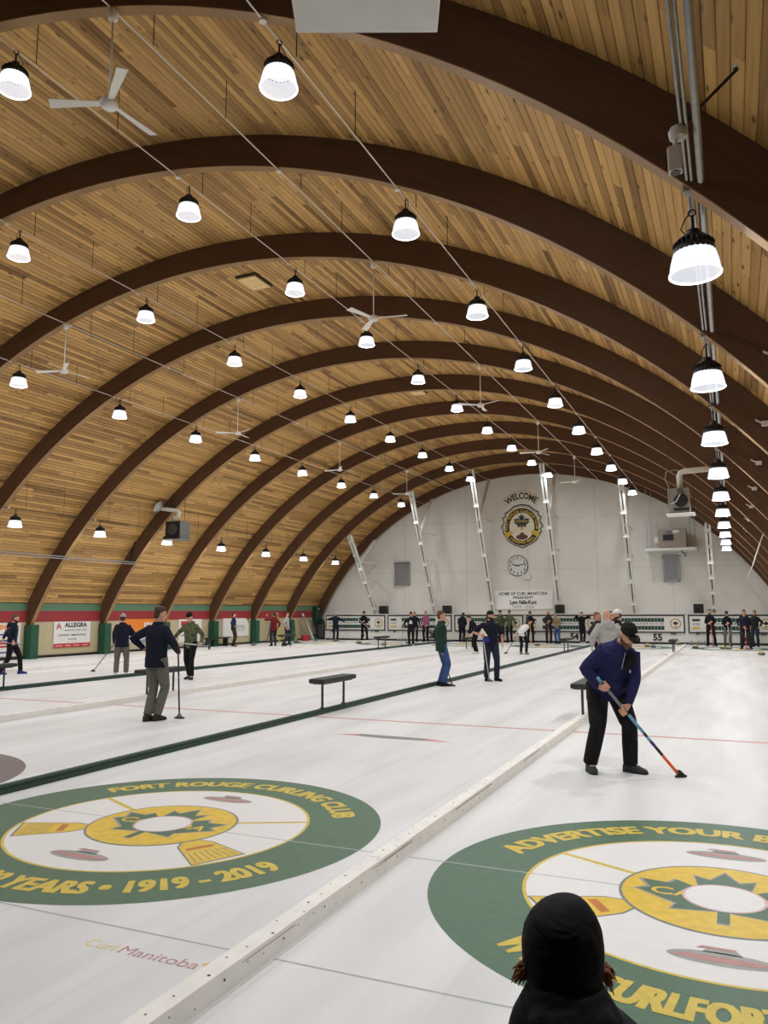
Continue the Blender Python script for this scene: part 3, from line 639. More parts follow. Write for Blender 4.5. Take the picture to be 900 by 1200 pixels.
ROWS = [(-21.8, 4.73, 'in the row beside the left wall'), (-17.47, 8.01, 'in the second row from the left'), (-13.14, 9.17, 'in the third row from the left'), (-8.81, 9.13, 'in the fourth row from the left'), (-4.48, 7.88, 'in the fifth row from the left'), (-0.149, 4.82, 'in the row under the steel conduits')]
FIRST = [3, 2, 1, 0, 0, 0]
for (x, z, nm), k0 in zip(ROWS, FIRST):
    for k in range(-1, 10):
        seen = k >= k0
        lab = f'white domed hanging lamp {nm}, {ORD[k-k0]} in view' if seen else 'white domed hanging lamp above the near end of the rink, out of view'
        lp = thing('hanging_lamp', lab, 'lamp', (x, 7.13+3.86*k-(0.35 if k == 9 and x == -13.14 else 0), z), random.uniform(0, 6), 'domed lamps hanging under the roof')
        for pn, me in LM: obj(pn, me, None, lp)
        lo = bpy.data.objects.new('lamp_light', ld); col.objects.link(lo); lo.parent = lp; lo.location = (0, 0, 0.075)
M_ROD = mat('drop_rod', srgb(40, 34, 28), 0.6)
def cable(x, z, label, r=0.008, m_=M_CABLE):
    c = thing('suspension_cable', label, 'cable', (x, 0, z), 0, 'cables running along the roof')
    MB().tube([(0, Y0+0.05, 0), (0, Y1-0.1, 0)], r, 6).build('wire', m_, c)
    for k in range(-1, 11): MB().lathe([(0.0, -0.03), (0.045, -0.025), (0.045, 0.02), (0.03, 0.035)], 10, (0, arch_y(k)-0.02, 0.0)).build('clip', M_CABLE, c)
    for k in range(0, 10):
        yy = arch_y(k)+2.3; MB().tube([(0.02, yy, -0.02), (0.02, yy, roof_z(x, DECK_R)-z)], 0.007, 5).build('drop_rod', M_ROD, c)
        y2 = arch_y(k)+0.62; MB().tube([(0.06, y2, -0.02), (0.06, y2, roof_z(x, DECK_R)-z)], 0.007, 5).build('drop_rod', M_ROD, c)
for (x, z, nm) in ROWS[:-1]: cable(x, z+0.49, 'thin cable above the lamps ' + nm, 0.011, M_ROD if x < -20 else M_CABLE)
cable(-6.67, 9.22, 'thin cable that carries the right row of ceiling fans', 0.012); cable(-15.35, 9.16, 'thin cable that carries the left row of ceiling fans', 0.012)
cd_ = thing('conduit_run', 'three galvanised conduits running along the lamps at the right', 'conduit', (0, 0, 5.36))
for x, r, dz in ((-0.165, 0.013, 0.0), (-0.128, 0.013, -0.01), (-0.055, 0.030, -0.03)): MB().tube([(x, 1.0, dz+0.03), (x, 45.6, dz)], r, 10).build('pipe', M_STEEL, cd_, smooth=True)
for k in range(0, 11):
    MB().box(-0.20, arch_y(k)-0.06, -0.06, -0.0, arch_y(k)+0.02, 0.05).build('bracket', M_STEEL, cd_)
    if k: MB().bar((-0.03, arch_y(k)+0.03, 0.0), (0.62, arch_y(k)-0.09, -0.44), 0.03, 0.03).build('side_arm', M_WMETAL, cd_); MB().cbox(0.60, arch_y(k)-0.2, -0.50, 0.72, arch_y(k)-0.09, -0.42, 0.01).build('sensor', M_WMETAL, cd_)
    for yy in (1.3, 2.9): MB().tube([(-0.1, arch_y(k)+yy, 0.0), (-0.1, arch_y(k)+yy, roof_z(-0.1, DECK_R)-5.36)], 0.007, 5).build('drop_rod', M_ROD, cd_)
# flood light on a slanted rod
fl_ = thing('flood_light', 'small grey swivel spotlight on a black rod beside the conduits', 'spotlight', (-0.22, 5.9, 5.10))
MB().tube([(0.03, 0.0, 0.26), (0.48, 0.0, 0.64)], 0.013, 8).build('rod', M_BLACK, fl_); MB().lathe([(0.05, 0), (0.05, 0.02)], 14).build('rose', M_STEEL, fl_, (0.48, 0, 0.625))
MB().lathe([(0.03, 0.17), (0.062, 0.19), (0.070, 0.24), (0.055, 0.27)], 16).build('base', mat('flood_base', srgb(206, 202, 194), 0.5), fl_, (0.03, 0, 0)); MB().tube([(0.02, 0, 0.19), (0.0, 0, 0.13)], 0.016, 8).build('joint', M_WMETAL, fl_)
MB().cbox(-0.05, -0.045, -0.08, 0.05, 0.045, 0.12, 0.015).build('body', mat('flood_grey', srgb(206, 202, 194), 0.5), fl_); MB().lathe([(0.038, -0.085), (0.038, -0.075)], 14).build('lens', M_BLACK, fl_)
# white panel hanging near the camera
hp = thing('overhead_board', 'flat white board hanging level under the roof near the camera', 'board', (-1.555, 3.305, 4.72), CAM_YAW)
MB().cbox(-0.36, -1.25, -0.02, 0.36, 0.0, 0.02, 0.006).build('board', mat('board_white', srgb(244, 244, 242), 0.6, noise=0.04, nscale=5), hp)
for a, b in ((-0.3, -0.1), (0.3, -0.1), (-0.3, -1.15), (0.3, -1.15)):
    p = Matrix.Rotation(CAM_YAW, 3, 'Z') @ Vector((a, b, 0)); MB().tube([(a, b, 0.02), (a, b, roof_z(-1.555+p.x, DECK_R)-4.72)], 0.006, 6).build('rod', M_ROD, hp)
# conduits on the left arches
lc = thing('wall_conduit', 'black conduit lines running along the lower left roof', 'conduit', (-23.2, 0, 0))
for z, y1, m_ in ((5.20, 44, M_BLACK), (5.05, 30.0, M_STEEL), (4.95, 26.0, M_STEEL), (3.88, 26.2, M_STEEL), (3.80, 26.2, M_STEEL)): MB().tube([(0, 2.0, z), (0, y1, z)], 0.022, 6).build('line', m_, lc)
MB().tube([(0.08, arch_y(5)-0.12, 5.20), (-0.25, arch_y(5)-0.12, 3.88)], 0.03, 6).build('riser', M_BLACK, lc)
rc = thing('wall_conduit', 'white conduit on the lower right roof near the picture edge', 'conduit', (0, 30.0, 0)); MB().tube([(1.18, 0, 4.62), (1.0, 0.0, 4.2), (0.70, 0, 3.35)], 0.022, 8).build('line', M_WMETAL, rc)
MB().tube([(0.70, 0, 3.35), (0.72, 15, 3.35)], 0.02, 6).build('line', M_WMETAL, rc)

# ------------------------------------------------------------------ ceiling fans
def fan_meshes():
    mo = MB().lathe([(0.02, 0.09), (0.07, 0.085), (0.105, 0.06), (0.11, 0.02), (0.09, -0.02), (0.03, -0.035), (0.005, -0.036)], 24).mesh('motor', True); bl = MB()
    bl.add([(0.09, -0.035, 0.03), (0.09, 0.035, 0.045), (0.72, 0.075, 0.05), (0.74, -0.06, 0.02), (0.09, -0.035, 0.022), (0.09, 0.035, 0.037), (0.72, 0.075, 0.042), (0.74, -0.06, 0.012)], [(0, 3, 2, 1), (4, 5, 6, 7), (0, 1, 5, 4), (1, 2, 6, 5), (2, 3, 7, 6), (3, 0, 4, 7)])
    rod = MB().tube([(0, 0, 0.08), (0, 0, 1.26)], 0.013, 8).mesh('rod', True); cn = MB().lathe([(0.02, 1.14), (0.06, 1.17), (0.065, 1.26), (0.05, 1.30)], 14).mesh('canopy', True)
    b = bl.mesh('blade')
    for me in (mo, b, rod, cn): me.materials.append(M_FAN)
    return mo, b, rod, cn
M_FAN = mat('fan_white', srgb(236, 234, 226), 0.45)
FM = fan_meshes()
FANL = ['white three-bladed ceiling fan at the upper left of the picture', 'white ceiling fan in the middle of the roof, second in the right row', 'white ceiling fan, third in the right row', 'white ceiling fan, fourth in the right row', 'white ceiling fan before the end wall, last of the right row']
FANB = ['white ceiling fan at the left edge, nearest of the left row', 'white ceiling fan, second in the left row', 'white ceiling fan, third in the left row', 'white ceiling fan, last of the left row']
fans = [(-6.67, 6.75+7.76*i, 7.93, l, a) for i, (l, a) in enumerate(zip(FANL, (204, 250, 215, 190, 180)))] + [(-15.35, 14.4+7.72*i, 7.87, l, a) for i, (l, a) in enumerate(zip(FANB, (200, 215, 180, 200)))]
for x, y, z, l, a in fans:
    f_ = thing('ceiling_fan', l, 'fan', (x, y, z), 0, 'ceiling fans under the roof')
    obj('motor', FM[0], None, f_); obj('rod', FM[2], None, f_); obj('canopy', FM[3], None, f_)
    for k in range(3): obj('blade', FM[1], None, f_, None, math.radians(a+120*k))
# roof hatches
for x, y, lab in ((-11.1, 16.6, 'square plywood hatch in the roof boards near the second lamp row'), (-11.0, 28.0, 'small far plywood hatch in the roof boards')):
    hz = roof_z(x, DECK_R)-0.045; hh = thing('roof_hatch', lab, 'hatch', (x, y, hz), 0.0); MB().cbox(-0.27, -0.38, -0.045, 0.27, 0.38, 0.02, 0.008).build('cover', mat('plywood', srgb(236, 204, 140), 0.6, noise=0.1), hh); MB().box(-0.31, -0.42, -0.012, 0.31, 0.42, 0.03).build('frame', M_ROD, hh)
# ------------------------------------------------------------------ gas heaters
hl = thing('unit_heater', 'grey box heater with bent flue hanging at the left', 'heater', (-20.9, 26.0, 4.76), math.radians(4)); hl.scale = (0.85, 0.85, 0.85)
MB().cbox(-0.42, -0.42, 0, 0.42, 0.42, 0.86, 0.015).build('cabinet', M_GREYBOX, hl)
MB().box(-0.40, -0.44, 0.02, 0.40, -0.42, 0.84).build('fan_panel', M_BLACKMETAL, hl); MB().lathe([(0.26, 0), (0.24, 0.05), (0.05, 0.06)], 18).build('fan_guard', mat('guard', srgb(70, 68, 62), 0.5), hl, (0, -0.45, 0.45)).rotation_euler = (math.radians(90), 0, 0)
MB().box(-0.60, -0.6, -0.05, 0.65, 0.55, -0.02).build('drip_pan', M_STEEL, hl)
MB().tube([(-0.15, -0.1, 0.86), (-0.12, -0.1, 1.02), (0.08, -0.1, 1.12), (0.12, -0.1, 1.30), (-0.02, -0.1, 1.40), (-0.25, -0.15, 1.43), (-0.80, -0.30, 1.52)], 0.10, 12).build('flue', M_WMETAL, hl, smooth=True)
MB().lathe([(0.12, 0), (0.34, 0.16)], 14, cap0=False, cap1=False).build('roof_cone', M_STEEL, hl, (-0.78, -0.30, 1.52)).rotation_euler = (0, math.radians(-55), 0)
for a in (-0.36, 0.36): MB().tube([(a, 0, 0.86), (a, 0, (roof_z(-20.9+a*0.85, DECK_R)-4.76)/0.85)], 0.012, 6).build('rod', M_ROD, hl)
hr = thing('unit_heater', 'taupe box heater with exposed fan and white flue hanging before the end wall', 'heater', (-1.27, 24.0, 4.575)); hr.scale = (0.69, 0.69, 0.69)
MB().cbox(-0.42, -0.42, 0, 0.42, 0.42, 1.0, 0.015).build('cabinet', M_TAUPE, hr); MB().lathe([(0.28, 0), (0.26, 0.05), (0.20, 0.06), (0.04, 0.07)], 20).build('fan_guard', M_BLACKMETAL, hr, (0.08, -0.42, 0.48)).rotation_euler = (math.radians(90), 0, 0)
MB().lathe([(0.13, 0), (0.12, 0.08)], 16).build('motor', mat('motor_grey', srgb(90, 86, 78), 0.5), hr, (0.08, -0.48, 0.86)).rotation_euler = (math.radians(90), 0, 0)
MB().tube([(-0.3, -0.46, 0.35), (-0.1, -0.5, 0.42), (0.1, -0.52, 0.78)], 0.025, 8).build('gas_hose', M_WMETAL, hr)
MB().box(-0.20, -0.52, 0.06, 0.40, -0.42, 0.16).build('burner_tray', M_BLACK, hr); MB().box(-0.52, -0.62, -0.10, 0.60, 0.5, -0.06).build('drip_pan', M_WMETAL, hr)
MB().tube([(0.05, 0, 1.0), (0.05, 0, 1.56), (0.10, 0, 1.70), (0.25, 0, 1.76), (1.5, 0.0, 1.80)], 0.12, 12).build('flue', M_WMETAL, hr, smooth=True)
MB().tube([(-0.36, -0.43, 0.5), (-0.36, -0.43, 1.1), (-0.5, -0.3, 1.4), (-0.45, -0.2, 1.75), (-0.1, 0, 1.85), (0.1, 0, 1.75)], 0.022, 8).build('pipe', M_TAUPE, hr)
for a in (-0.38, 0.56): MB().tube([(a, 0.1, 0.0 if a > 0.5 else 1.0), (a, 0.1, (roof_z(-1.27+a*0.69, DECK_R)-4.575)/0.69)], 0.014, 6).build('rod', M_ROD, hr)
MB().bar((-0.42, 0, -0.05), (0.56, 0, -0.05), 0.04, 0.03).build('support', M_ROD, hr)

# ------------------------------------------------------------------ left wall: signs and gear
def wall_sign(name, label, y0, y1, z0, z1, m_):
    s_ = thing(name, label, 'sign', (XL+0.012, (y0+y1)/2, z0)); F = plane_frame((0, 0, 0), (0, 1, 0), (0, 0, 1)); w_, h_ = y1-y0, z1-z0
    MB().box(0, -w_/2, 0, 0.03, w_/2, h_).build('panel', m_, s_)
    return s_, (lambda u, v, t=0.0: Vector((0.033+t, u, v))), w_, h_
M_SRED = mat('sign_red', srgb(190, 44, 48), 0.5); M_SORANGE = mat('sign_orange', srgb(226, 130, 36), 0.5); M_SBLUE = mat('sign_blue', srgb(60, 76, 150), 0.5); M_SLBLUE = mat('sign_light_blue', srgb(120, 140, 190), 0.5); M_SGREEN = mat('sign_green', srgb(80, 130, 60), 0.5)
s_, F, w_, h_ = wall_sign('allegra_sign', 'white ALLEGRA sign with a red bottom strip on the left wall', 23.57, 25.52, 0.36, 1.40, M_SIGN); s_.name = 'wall_sign'
MB().poly([(-w_/2, 0), (w_/2, 0), (w_/2, 0.16), (-w_/2, 0.16)], F, 0.001).build('red_strip', M_SRED, s_)
for a_ in (('ALLEGRA', 0.17, 0.82, 0.17, 1.22, 0.04), ('CLAIR KIDSON    TAMMY MACDONALD', 0.0, 0.46, 0.07, 1.5, 0.02), ('204 775 6200', 0, 0.30, 0.055, 0.45, 0.02)): t = MB(); put_text(t, a_[0], F, a_[1], a_[2], a_[3], a_[4], 0.001, a_[5]); t.build('lettering', M_INK, s_)
t = MB(); put_text(t, 'MARKETING + PRINT + MAIL', F, 0.17, 0.66, 0.06, 1.2, 0.001); tag(t.build('small_lettering', M_SGREY, s_), kind='stuff')
t = MB(); put_text(t, 'print   mail   signs   web', F, 0, 0.055, 0.05, 1.7, 0.002); t.build('strip_lettering', M_SIGN, s_)
lg = MB()
for a, b in (((-0.86, 0.72), (-0.72, 0.98)), ((-0.72, 0.98), (-0.60, 0.72)), ((-0.84, 0.90), (-0.62, 0.80)), ((-0.80, 0.76), (-0.68, 0.86))): lg.bar(F(*a, 0.002), F(*b, 0.002), 0.03, 0.004, (1, 0, 0))
lg.build('logo', M_SRED, s_)
s_, F, w_, h_ = wall_sign('wall_sign', 'white notice board with orange and blue writing at the left picture edge', 20.6, 21.95, 0.14, 1.38, M_SIGN)
t = MB(); put_text(t, 'ONLINE AD', F, -0.12, 1.0, 0.18, 1.4, 0.001, 0.04); t.build('orange_lettering', M_SORANGE, s_)
lb = MB()
for k in range(4): lb.poly([(-0.6, 0.12+k*0.22), (0.5, 0.12+k*0.22), (0.5, 0.18+k*0.22), (-0.6, 0.18+k*0.22)], F, 0.001)
lb.build('print_lines', M_SBLUE, s_); lb = MB()
for k in range(2): lb.poly([(-0.6, 0.33+k*0.12), (0.4, 0.33+k*0.12), (0.4, 0.39+k*0.12), (-0.6, 0.39+k*0.12)], F, 0.002)
lb.build('print_lines', M_SRED, s_)
s_, F, w_, h_ = wall_sign('wall_sign', 'orange and white KINEW sign on the left wall behind the man in the grey cap', 27.62, 30.6, 0.42, 1.46, M_SIGN)
MB().poly([(-w_/2, 0.46), (-0.3, 0.30), (0.5, 0.34), (w_/2, 0.55), (w_/2, h_), (-w_/2, h_)], F, 0.001).build('orange_field', M_SORANGE, s_)
MB().poly([(-0.7, 0.02), (0.3, 0.28), (0.9, 0.05), (0.9, 0.0), (-0.7, 0.0)], F, 0.002).build('blue_wave', M_SLBLUE, s_)
t = MB(); put_text(t, 'KINEW', F, 0.25, 0.62, 0.26, 1.0, 0.002, 0.05); t.build('lettering', M_SIGN, s_)
s_, F, w_, h_ = wall_sign('wall_sign', 'white sign with a red heading behind the man in the olive pullover', 31.35, 33.15, 0.30, 1.42, M_SIGN)
MB().poly([(-0.75, 0.80), (0.35, 0.80), (0.35, 1.02), (-0.75, 1.02)], F, 0.001).build('red_heading', M_SRED, s_); MB().poly([(-0.7, 0.3), (0.5, 0.3), (0.5, 0.36), (-0.7, 0.36)], F, 0.001).poly([(-0.7, 0.5), (0.6, 0.5), (0.6, 0.56), (-0.7, 0.56)], F, 0.001).build('print_lines', M_SGREY, s_)
s_, F, w_, h_ = wall_sign('wall_sign', 'white Cambrian sign with a green corner on the left wall', 35.0, 37.45, 0.46, 1.43, M_SIGN)
MB().poly([(w_/2-0.42, h_)] + [(w_/2-0.42+0.42*math.sin(a*math.pi/16), h_-0.45+0.45*math.cos(a*math.pi/16)) for a in range(1, 9)] + [(w_/2, h_)], F, 0.001).build('green_corner', M_SGREEN, s_)
t = MB(); put_text(t, 'Cambrian', F, 0.15, 0.42, 0.26, 1.3, 0.001, 0.0); t.build('lettering', M_SGREY, s_); t = MB(); put_text(t, 'CREDIT UNION', F, 0.45, 0.27, 0.08, 0.7, 0.001, 0.0); t.build('lettering', M_SGREY, s_)
# gear in the far left corner
ya = thing('step_ladder', 'yellow folding ladder leaning on the left wall', 'ladder', (-24.3, 39.3, 0)); M_LAD = mat('ladder_yellow', srgb(200, 170, 70), 0.5)
for a in (-0.22, 0.22):
    MB().bar((0.45, a*1.3, 0), (-0.10, a, 1.65), 0.06, 0.04, (0, 1, 0)).build('rail', M_LAD, ya); MB().bar((-0.45, a*1.3, 0), (-0.12, a, 1.65), 0.05, 0.03, (0, 1, 0)).build('rear_rail', M_SGREY, ya)
for k in range(1, 6): f_ = k/6; MB().box(0.45-0.55*f_-0.05, -0.26+0.05*f_, 1.65*f_-0.015, 0.45-0.55*f_+0.05, 0.26-0.05*f_, 1.65*f_+0.015).build('step', M_LAD, ya)
MB().cbox(-0.2, -0.24, 1.65, 0.0, 0.24, 1.70, 0.01).build('top_cap', M_LAD, ya)
fr = thing('metal_frame', 'dark bent metal frame standing against the left wall', 'frame', (-24.7, 41.7, 0)); MB().tube([(0.1, -0.42, 0), (0.0, -0.30, 1.22), (0.0, -0.22, 1.27), (0.0, 0.22, 1.27), (0.0, 0.30, 1.22), (0.1, 0.42, 0)], 0.02, 8).build('bow', M_BLACKMETAL, fr)
for i, (y, tilt, h_, lab, m_) in enumerate(((43.05, 0.95, 1.65, 'long white board leaning in the far left corner', M_SIGN), (43.0, 0.5, 1.5, 'grey board leaning behind the white board', M_TAUPE))):
    b_ = thing('leaning_board', lab, 'board', (-24.62+0.12*i, y, 0)); MB().bar((0.2, tilt, 0.03), (-0.1, 0.0, h_), 0.05, 0.14, (0, 1, 0)).build('board', m_, b_)
rb = thing('red_tub', 'red plastic tub on the floor by the left wall', 'tub', (-24.2, 42.55, 0)); MB().lathe([(0.2, 0), (0.27, 0.30), (0.30, 0.32), (0.28, 0.34)], 14).build('body', M_SRED, rb); MB().tube([(0.27, 0, 0.31), (0.2, 0, 0.48), (-0.2, 0, 0.48), (-0.27, 0, 0.31)], 0.012, 6).build('handle', M_STEEL, rb)
bn_ = thing('rubbish_bin', 'grey wheeled rubbish bin beside the low white wall', 'bin', (-24.45, 45.2, 0)); MB().loft([((0, 0, 0.04), (1, 0, 0), (0, 1, 0), 0.22, 0.24), ((0, 0, 0.92), (1, 0, 0), (0, 1, 0), 0.30, 0.33)], 16, 0.5).build('body', mat('bin_grey', srgb(74, 82, 86), 0.5), bn_)
MB().loft([((0, 0, 0.92), (1, 0, 0), (0, 1, 0), 0.33, 0.36), ((0, 0, 0.97), (1, 0, 0), (0, 1, 0), 0.33, 0.36), ((0, 0, 1.0), (1, 0, 0), (0, 1, 0), 0.26, 0.28)], 16, 0.5).build('lid', mat('bin_lid', srgb(60, 68, 72), 0.5), bn_); MB().tube([(-0.2, -0.22, 0.06), (0.2, -0.22, 0.06)], 0.06, 10).build('wheels', M_BLACK, bn_)
cb = thing('wall_cabinet', 'tall dark green cabinet on the left wall in the far corner', 'cabinet', (-24.85, 45.15, 1.0)); MB().cbox(-0.13, -0.35, 0, 0.13, 0.35, 1.15, 0.01).build('body', M_DARKGREEN, cb); MB().box(0.132, -0.3, 0.05, 0.142, 0.3, 1.1).build('door', mat('cab_door', srgb(30, 66, 52), 0.5), cb); MB().box(0.142, -0.12, 0.92, 0.146, 0.12, 0.97).build('label_plate', M_SIGN, cb)
sv = thing('snow_shovel', 'dark shovel standing by the bin against the left wall', 'shovel', (-24.6, 44.3, 0)); MB().tube([(0.05, 0, 0.3), (-0.25, 0, 1.30)], 0.018, 8).build('handle', M_BLACK, sv); MB().cbox(-0.02, -0.18, 0.0, 0.10, 0.18, 0.36, 0.01).build('blade', mat('shovel_blue', srgb(40, 52, 70), 0.5), sv)
dk = thing('kit_bag', 'small black bag lying on the ice near the far left corner', 'bag', (-21.55, 35.7, 0)); MB().ell((0, 0, 0.085), 0.19, 0.14, 0.085, 14, 8).build('body', M_BLACK, dk, smooth=True); MB().tube([(-0.12, 0, 0.15), (0, 0, 0.22), (0.12, 0, 0.15)], 0.015, 6).build('handle', M_BLACK, dk)

# ------------------------------------------------------------------ curling stones
M_GRANITE = mat('granite', srgb(118, 124, 116), 0.3, noise=0.3, nscale=60); M_BAND = mat('stone_band', srgb(78, 84, 78), 0.5); M_HY = mat('handle_yellow', srgb(222, 196, 60), 0.35); M_HG = mat('handle_green', srgb(44, 96, 62), 0.35)
gm = MB().lathe([(0.06, 0.0), (0.10, 0.008), (0.132, 0.03), (0.143, 0.048)], 20, cap1=False).lathe([(0.143, 0.072), (0.132, 0.092), (0.10, 0.112), (0.05, 0.116)], 20, cap0=False).mesh('granite', True); gm.materials.append(M_GRANITE)
gb = MB().lathe([(0.143, 0.048), (0.1455, 0.054), (0.1455, 0.066), (0.143, 0.072)], 20, cap0=False, cap1=False).mesh('band', True); gb.materials.append(M_BAND)
def handle_mesh(m_):
    me = MB().lathe([(0.10, 0.114), (0.095, 0.124), (0.04, 0.128)], 18).tube([(-0.085, 0, 0.122), (-0.080, 0, 0.158), (-0.055, 0, 0.174), (0.05, 0, 0.178), (0.085, 0, 0.172)], [0.016, 0.016, 0.015, 0.014, 0.012], 8).mesh('handle', True); me.materials.append(m_); return me
gy, gg = handle_mesh(M_HY), handle_mesh(M_HG)
def stone(x, y, c, label):
    s_ = thing('curling_stone', label, 'curling stone', (x, y, 0), random.uniform(0, 6), 'curling stones at the far end')
    obj('granite', gm, None, s_); obj('band', gb, None, s_); obj('handle', gy if c == 'y' else gg, None, s_)
for a in [(-23.4, 35.6, 'g', 'green-handled stone alone on the ice near the Cambrian sign'), (-23.5, 42.6, 'g', 'green-handled stone at the foot of the leaning white board'), (-23.6, 40.4, 'y', 'yellow-handled stone behind the small far bench by the left wall'),
          (-23.2, 44.1, 'y', 'yellow-handled stone at the left end of the low white wall'), (-22.0, 42.3, 'g', 'green-handled stone at the feet of the person with arms spread'), (-20.0, 39.2, 'y', 'yellow-handled stone, left of the pair near the far bench below the leftmost scoreboard'), (-19.4, 40.2, 'y', 'yellow-handled stone, right of the pair near the far bench below the leftmost scoreboard'), (-19.2, 39.7, 'g', 'green-handled stone touching the yellow pair below the leftmost scoreboard'),
          (-16.9, 38.0, 'y', 'yellow-handled stone right of the far bench below the leftmost scoreboard'), (-16.6, 40.6, 'g', 'green-handled stone left of the person in the black sweater with a white emblem'), (-18.6, 44.2, 'g', 'green-handled stone against the wall below the leftmost scoreboard, left one'), (-18.2, 44.2, 'g', 'green-handled stone against the wall below the leftmost scoreboard, right one'),
          (-15.8, 44.1, 'y', 'yellow-handled stone against the wall left of the person stooping in navy'), (-11.3, 44.25, 'y', 'yellow-handled stone at the wall behind the woman in white'), (-9.3, 40.3, 'y', 'yellow-handled stone on the ice between the woman in white and the fourth scoreboard'), (-7.1, 43.9, 'g', 'green-handled stone near the wall beside the grey hoodie'),
          (-3.95, 40.7, 'y', 'yellow-handled stone below the fifth scoreboard, left of the green one'), (-3.62, 40.0, 'g', 'green-handled stone below the fifth scoreboard'), (-2.75, 44.1, 'y', 'yellow-handled stone at the wall left of the white divider end'), (-2.10, 44.1, 'g', 'green-handled stone at the wall right of the divider end, first of three'), (-1.75, 44.2, 'g', 'green-handled stone at the wall right of the divider end, second of three'), (-1.40, 44.2, 'g', 'green-handled stone at the wall right of the divider end, third of three'),
          (-1.75, 40.2, 'y', 'yellow-handled stone in front of the leftmost player below the rightmost scoreboard'), (-0.55, 39.9, 'y', 'yellow-handled stone in front of the player in blue jeans below the rightmost scoreboard'), (-0.30, 39.6, 'y', 'yellow-handled stone just right of the one before the player in jeans'), (0.92, 34.9, 'y', 'yellow-handled stone at the right picture edge')]: stone(*a)

# ------------------------------------------------------------------ brooms
def broom(top, foot, label, shaft, m_head=None, bands=(), r=0.0135, head_dir=None, big=False):
    top, foot = Vector(top), Vector(foot); d = (top-foot); L = d.length; d.normalize()
    b = thing('curling_broom', label, 'broom', tuple(foot), 0, 'curling brooms')
    MB().tube([d*0.04, d*L], r, 10).build('shaft', shaft, b, smooth=True)
    for f0, f1, m_ in bands: MB().tube([d*L*f0, d*L*f1], r+0.0012, 10).build('band', m_, b, smooth=True)
    hd = Vector(head_dir).normalized() if head_dir else Vector((-d.y, d.x, 0)).normalized() if abs(d.z) < 0.98 else Vector((1, 0, 0))
    side = Vector((-hd.y, hd.x, 0)); up = Vector((0, 0, 1)) if foot.z < 0.2 else d
    if foot.z >= 0.2: side = up.cross(hd)
    k = big if isinstance(big, float) else 1.35 if big else 1.0
    MB().loft([(up*0.0, hd, side, 0.085*k, 0.03*k), (up*0.018, hd, side, 0.092*k, 0.036*k), (up*0.024, hd, side, 0.085*k, 0.03*k)], 18).build('brush_pad', M_BLACK, b)
    MB().loft([(up*0.020, hd, side, 0.075*k, 0.028*k), (up*0.042, hd, side, 0.045*k, 0.024*k), (up*0.052+d*0.03, hd, side, 0.02*k, 0.018*k), (d*0.10, hd, side, 0.016, 0.016)], 14).build('head', m_head or M_BLACK, b, smooth=True)
    return b
M_SHAFTB = mat('shaft_black', srgb(34, 36, 42), 0.35); M_SHAFTW = mat('shaft_white', srgb(206, 206, 204), 0.35); M_SHAFTO = mat('shaft_orange', srgb(232, 92, 44), 0.4); M_SHAFTC = mat('shaft_cyan', srgb(106, 160, 196), 0.35); M_SHAFTR = mat('shaft_red', srgb(196, 70, 60), 0.4); M_SHAFTG = mat('shaft_grey', srgb(128, 132, 136), 0.35); M_SHAFTY = mat('shaft_yellow', srgb(216, 176, 60), 0.4); M_SHAFTN = mat('shaft_navy', srgb(38, 40, 110), 0.35)

# ------------------------------------------------------------------ people
SKIN = [mat('skin_a', srgb(206, 156, 130), 0.55, noise=0.06, nscale=20), mat('skin_b', srgb(190, 138, 112), 0.55, noise=0.06, nscale=20)]
M_EYE = mat('eye', srgb(40, 30, 26), 0.2); M_MOUTH = mat('lips', srgb(160, 92, 84), 0.5)
def cloth(name, rgb, rough=0.85):
    key = 'cloth_'+name
    if key in MATS: return MATS[key]
    m_ = mat(key, srgb(*rgb), rough, spec=0.25, noise=0.12, nscale=9); nt = m_.node_tree; b = nt.nodes['Principled BSDF']
    tc = nt.nodes.new('ShaderNodeTexCoord'); mp = nt.nodes.new('ShaderNodeMapping'); mp.inputs['Scale'].default_value = (6, 6, 11); nz = nt.nodes.new('ShaderNodeTexNoise'); nz.inputs['Scale'].default_value = 1.0; nz.inputs['Detail'].default_value = 2; nz.inputs['Distortion'].default_value = 1.2
    bp = nt.nodes.new('ShaderNodeBump'); bp.inputs['Strength'].default_value = 0.5; bp.inputs['Distance'].default_value = 0.05
    nt.links.new(tc.outputs['Object'], mp.inputs['Vector']); nt.links.new(mp.outputs['Vector'], nz.inputs['Vector']); nt.links.new(nz.outputs['Fac'], bp.inputs['Height']); nt.links.new(bp.outputs['Normal'], b.inputs['Normal'])
    return m_
def pattern(name, c1, c2, scale, kind):
    key = 'cloth_'+name
    if key in MATS: return MATS[key]
    m_ = mat(key, srgb(*c1), 0.85, spec=0.2); nt = m_.node_tree; N = nt.nodes; tc = N.new('ShaderNodeTexCoord')
    if kind == 'check':
        tx = N.new('ShaderNodeTexChecker'); tx.inputs['Scale'].default_value = scale; tx.inputs['Color1'].default_value = srgb(*c1); tx.inputs['Color2'].default_value = srgb(*c2); out = tx.outputs['Color']
    else:
        tx = N.new('ShaderNodeTexNoise'); tx.inputs['Scale'].default_value = scale; tx.inputs['Detail'].default_value = 2; r = N.new('ShaderNodeValToRGB'); r.color_ramp.interpolation = 'CONSTANT'
        r.color_ramp.elements[0].color = srgb(*c1); r.color_ramp.elements[1].position = 0.52; r.color_ramp.elements[1].color = srgb(*c2); nt.links.new(tx.outputs['Fac'], r.inputs['Fac']); out = r.outputs['Color']
    nt.links.new(tc.outputs['Object'], tx.inputs['Vector']); nt.links.new(out, N['Principled BSDF'].inputs['Base Color']); return m_
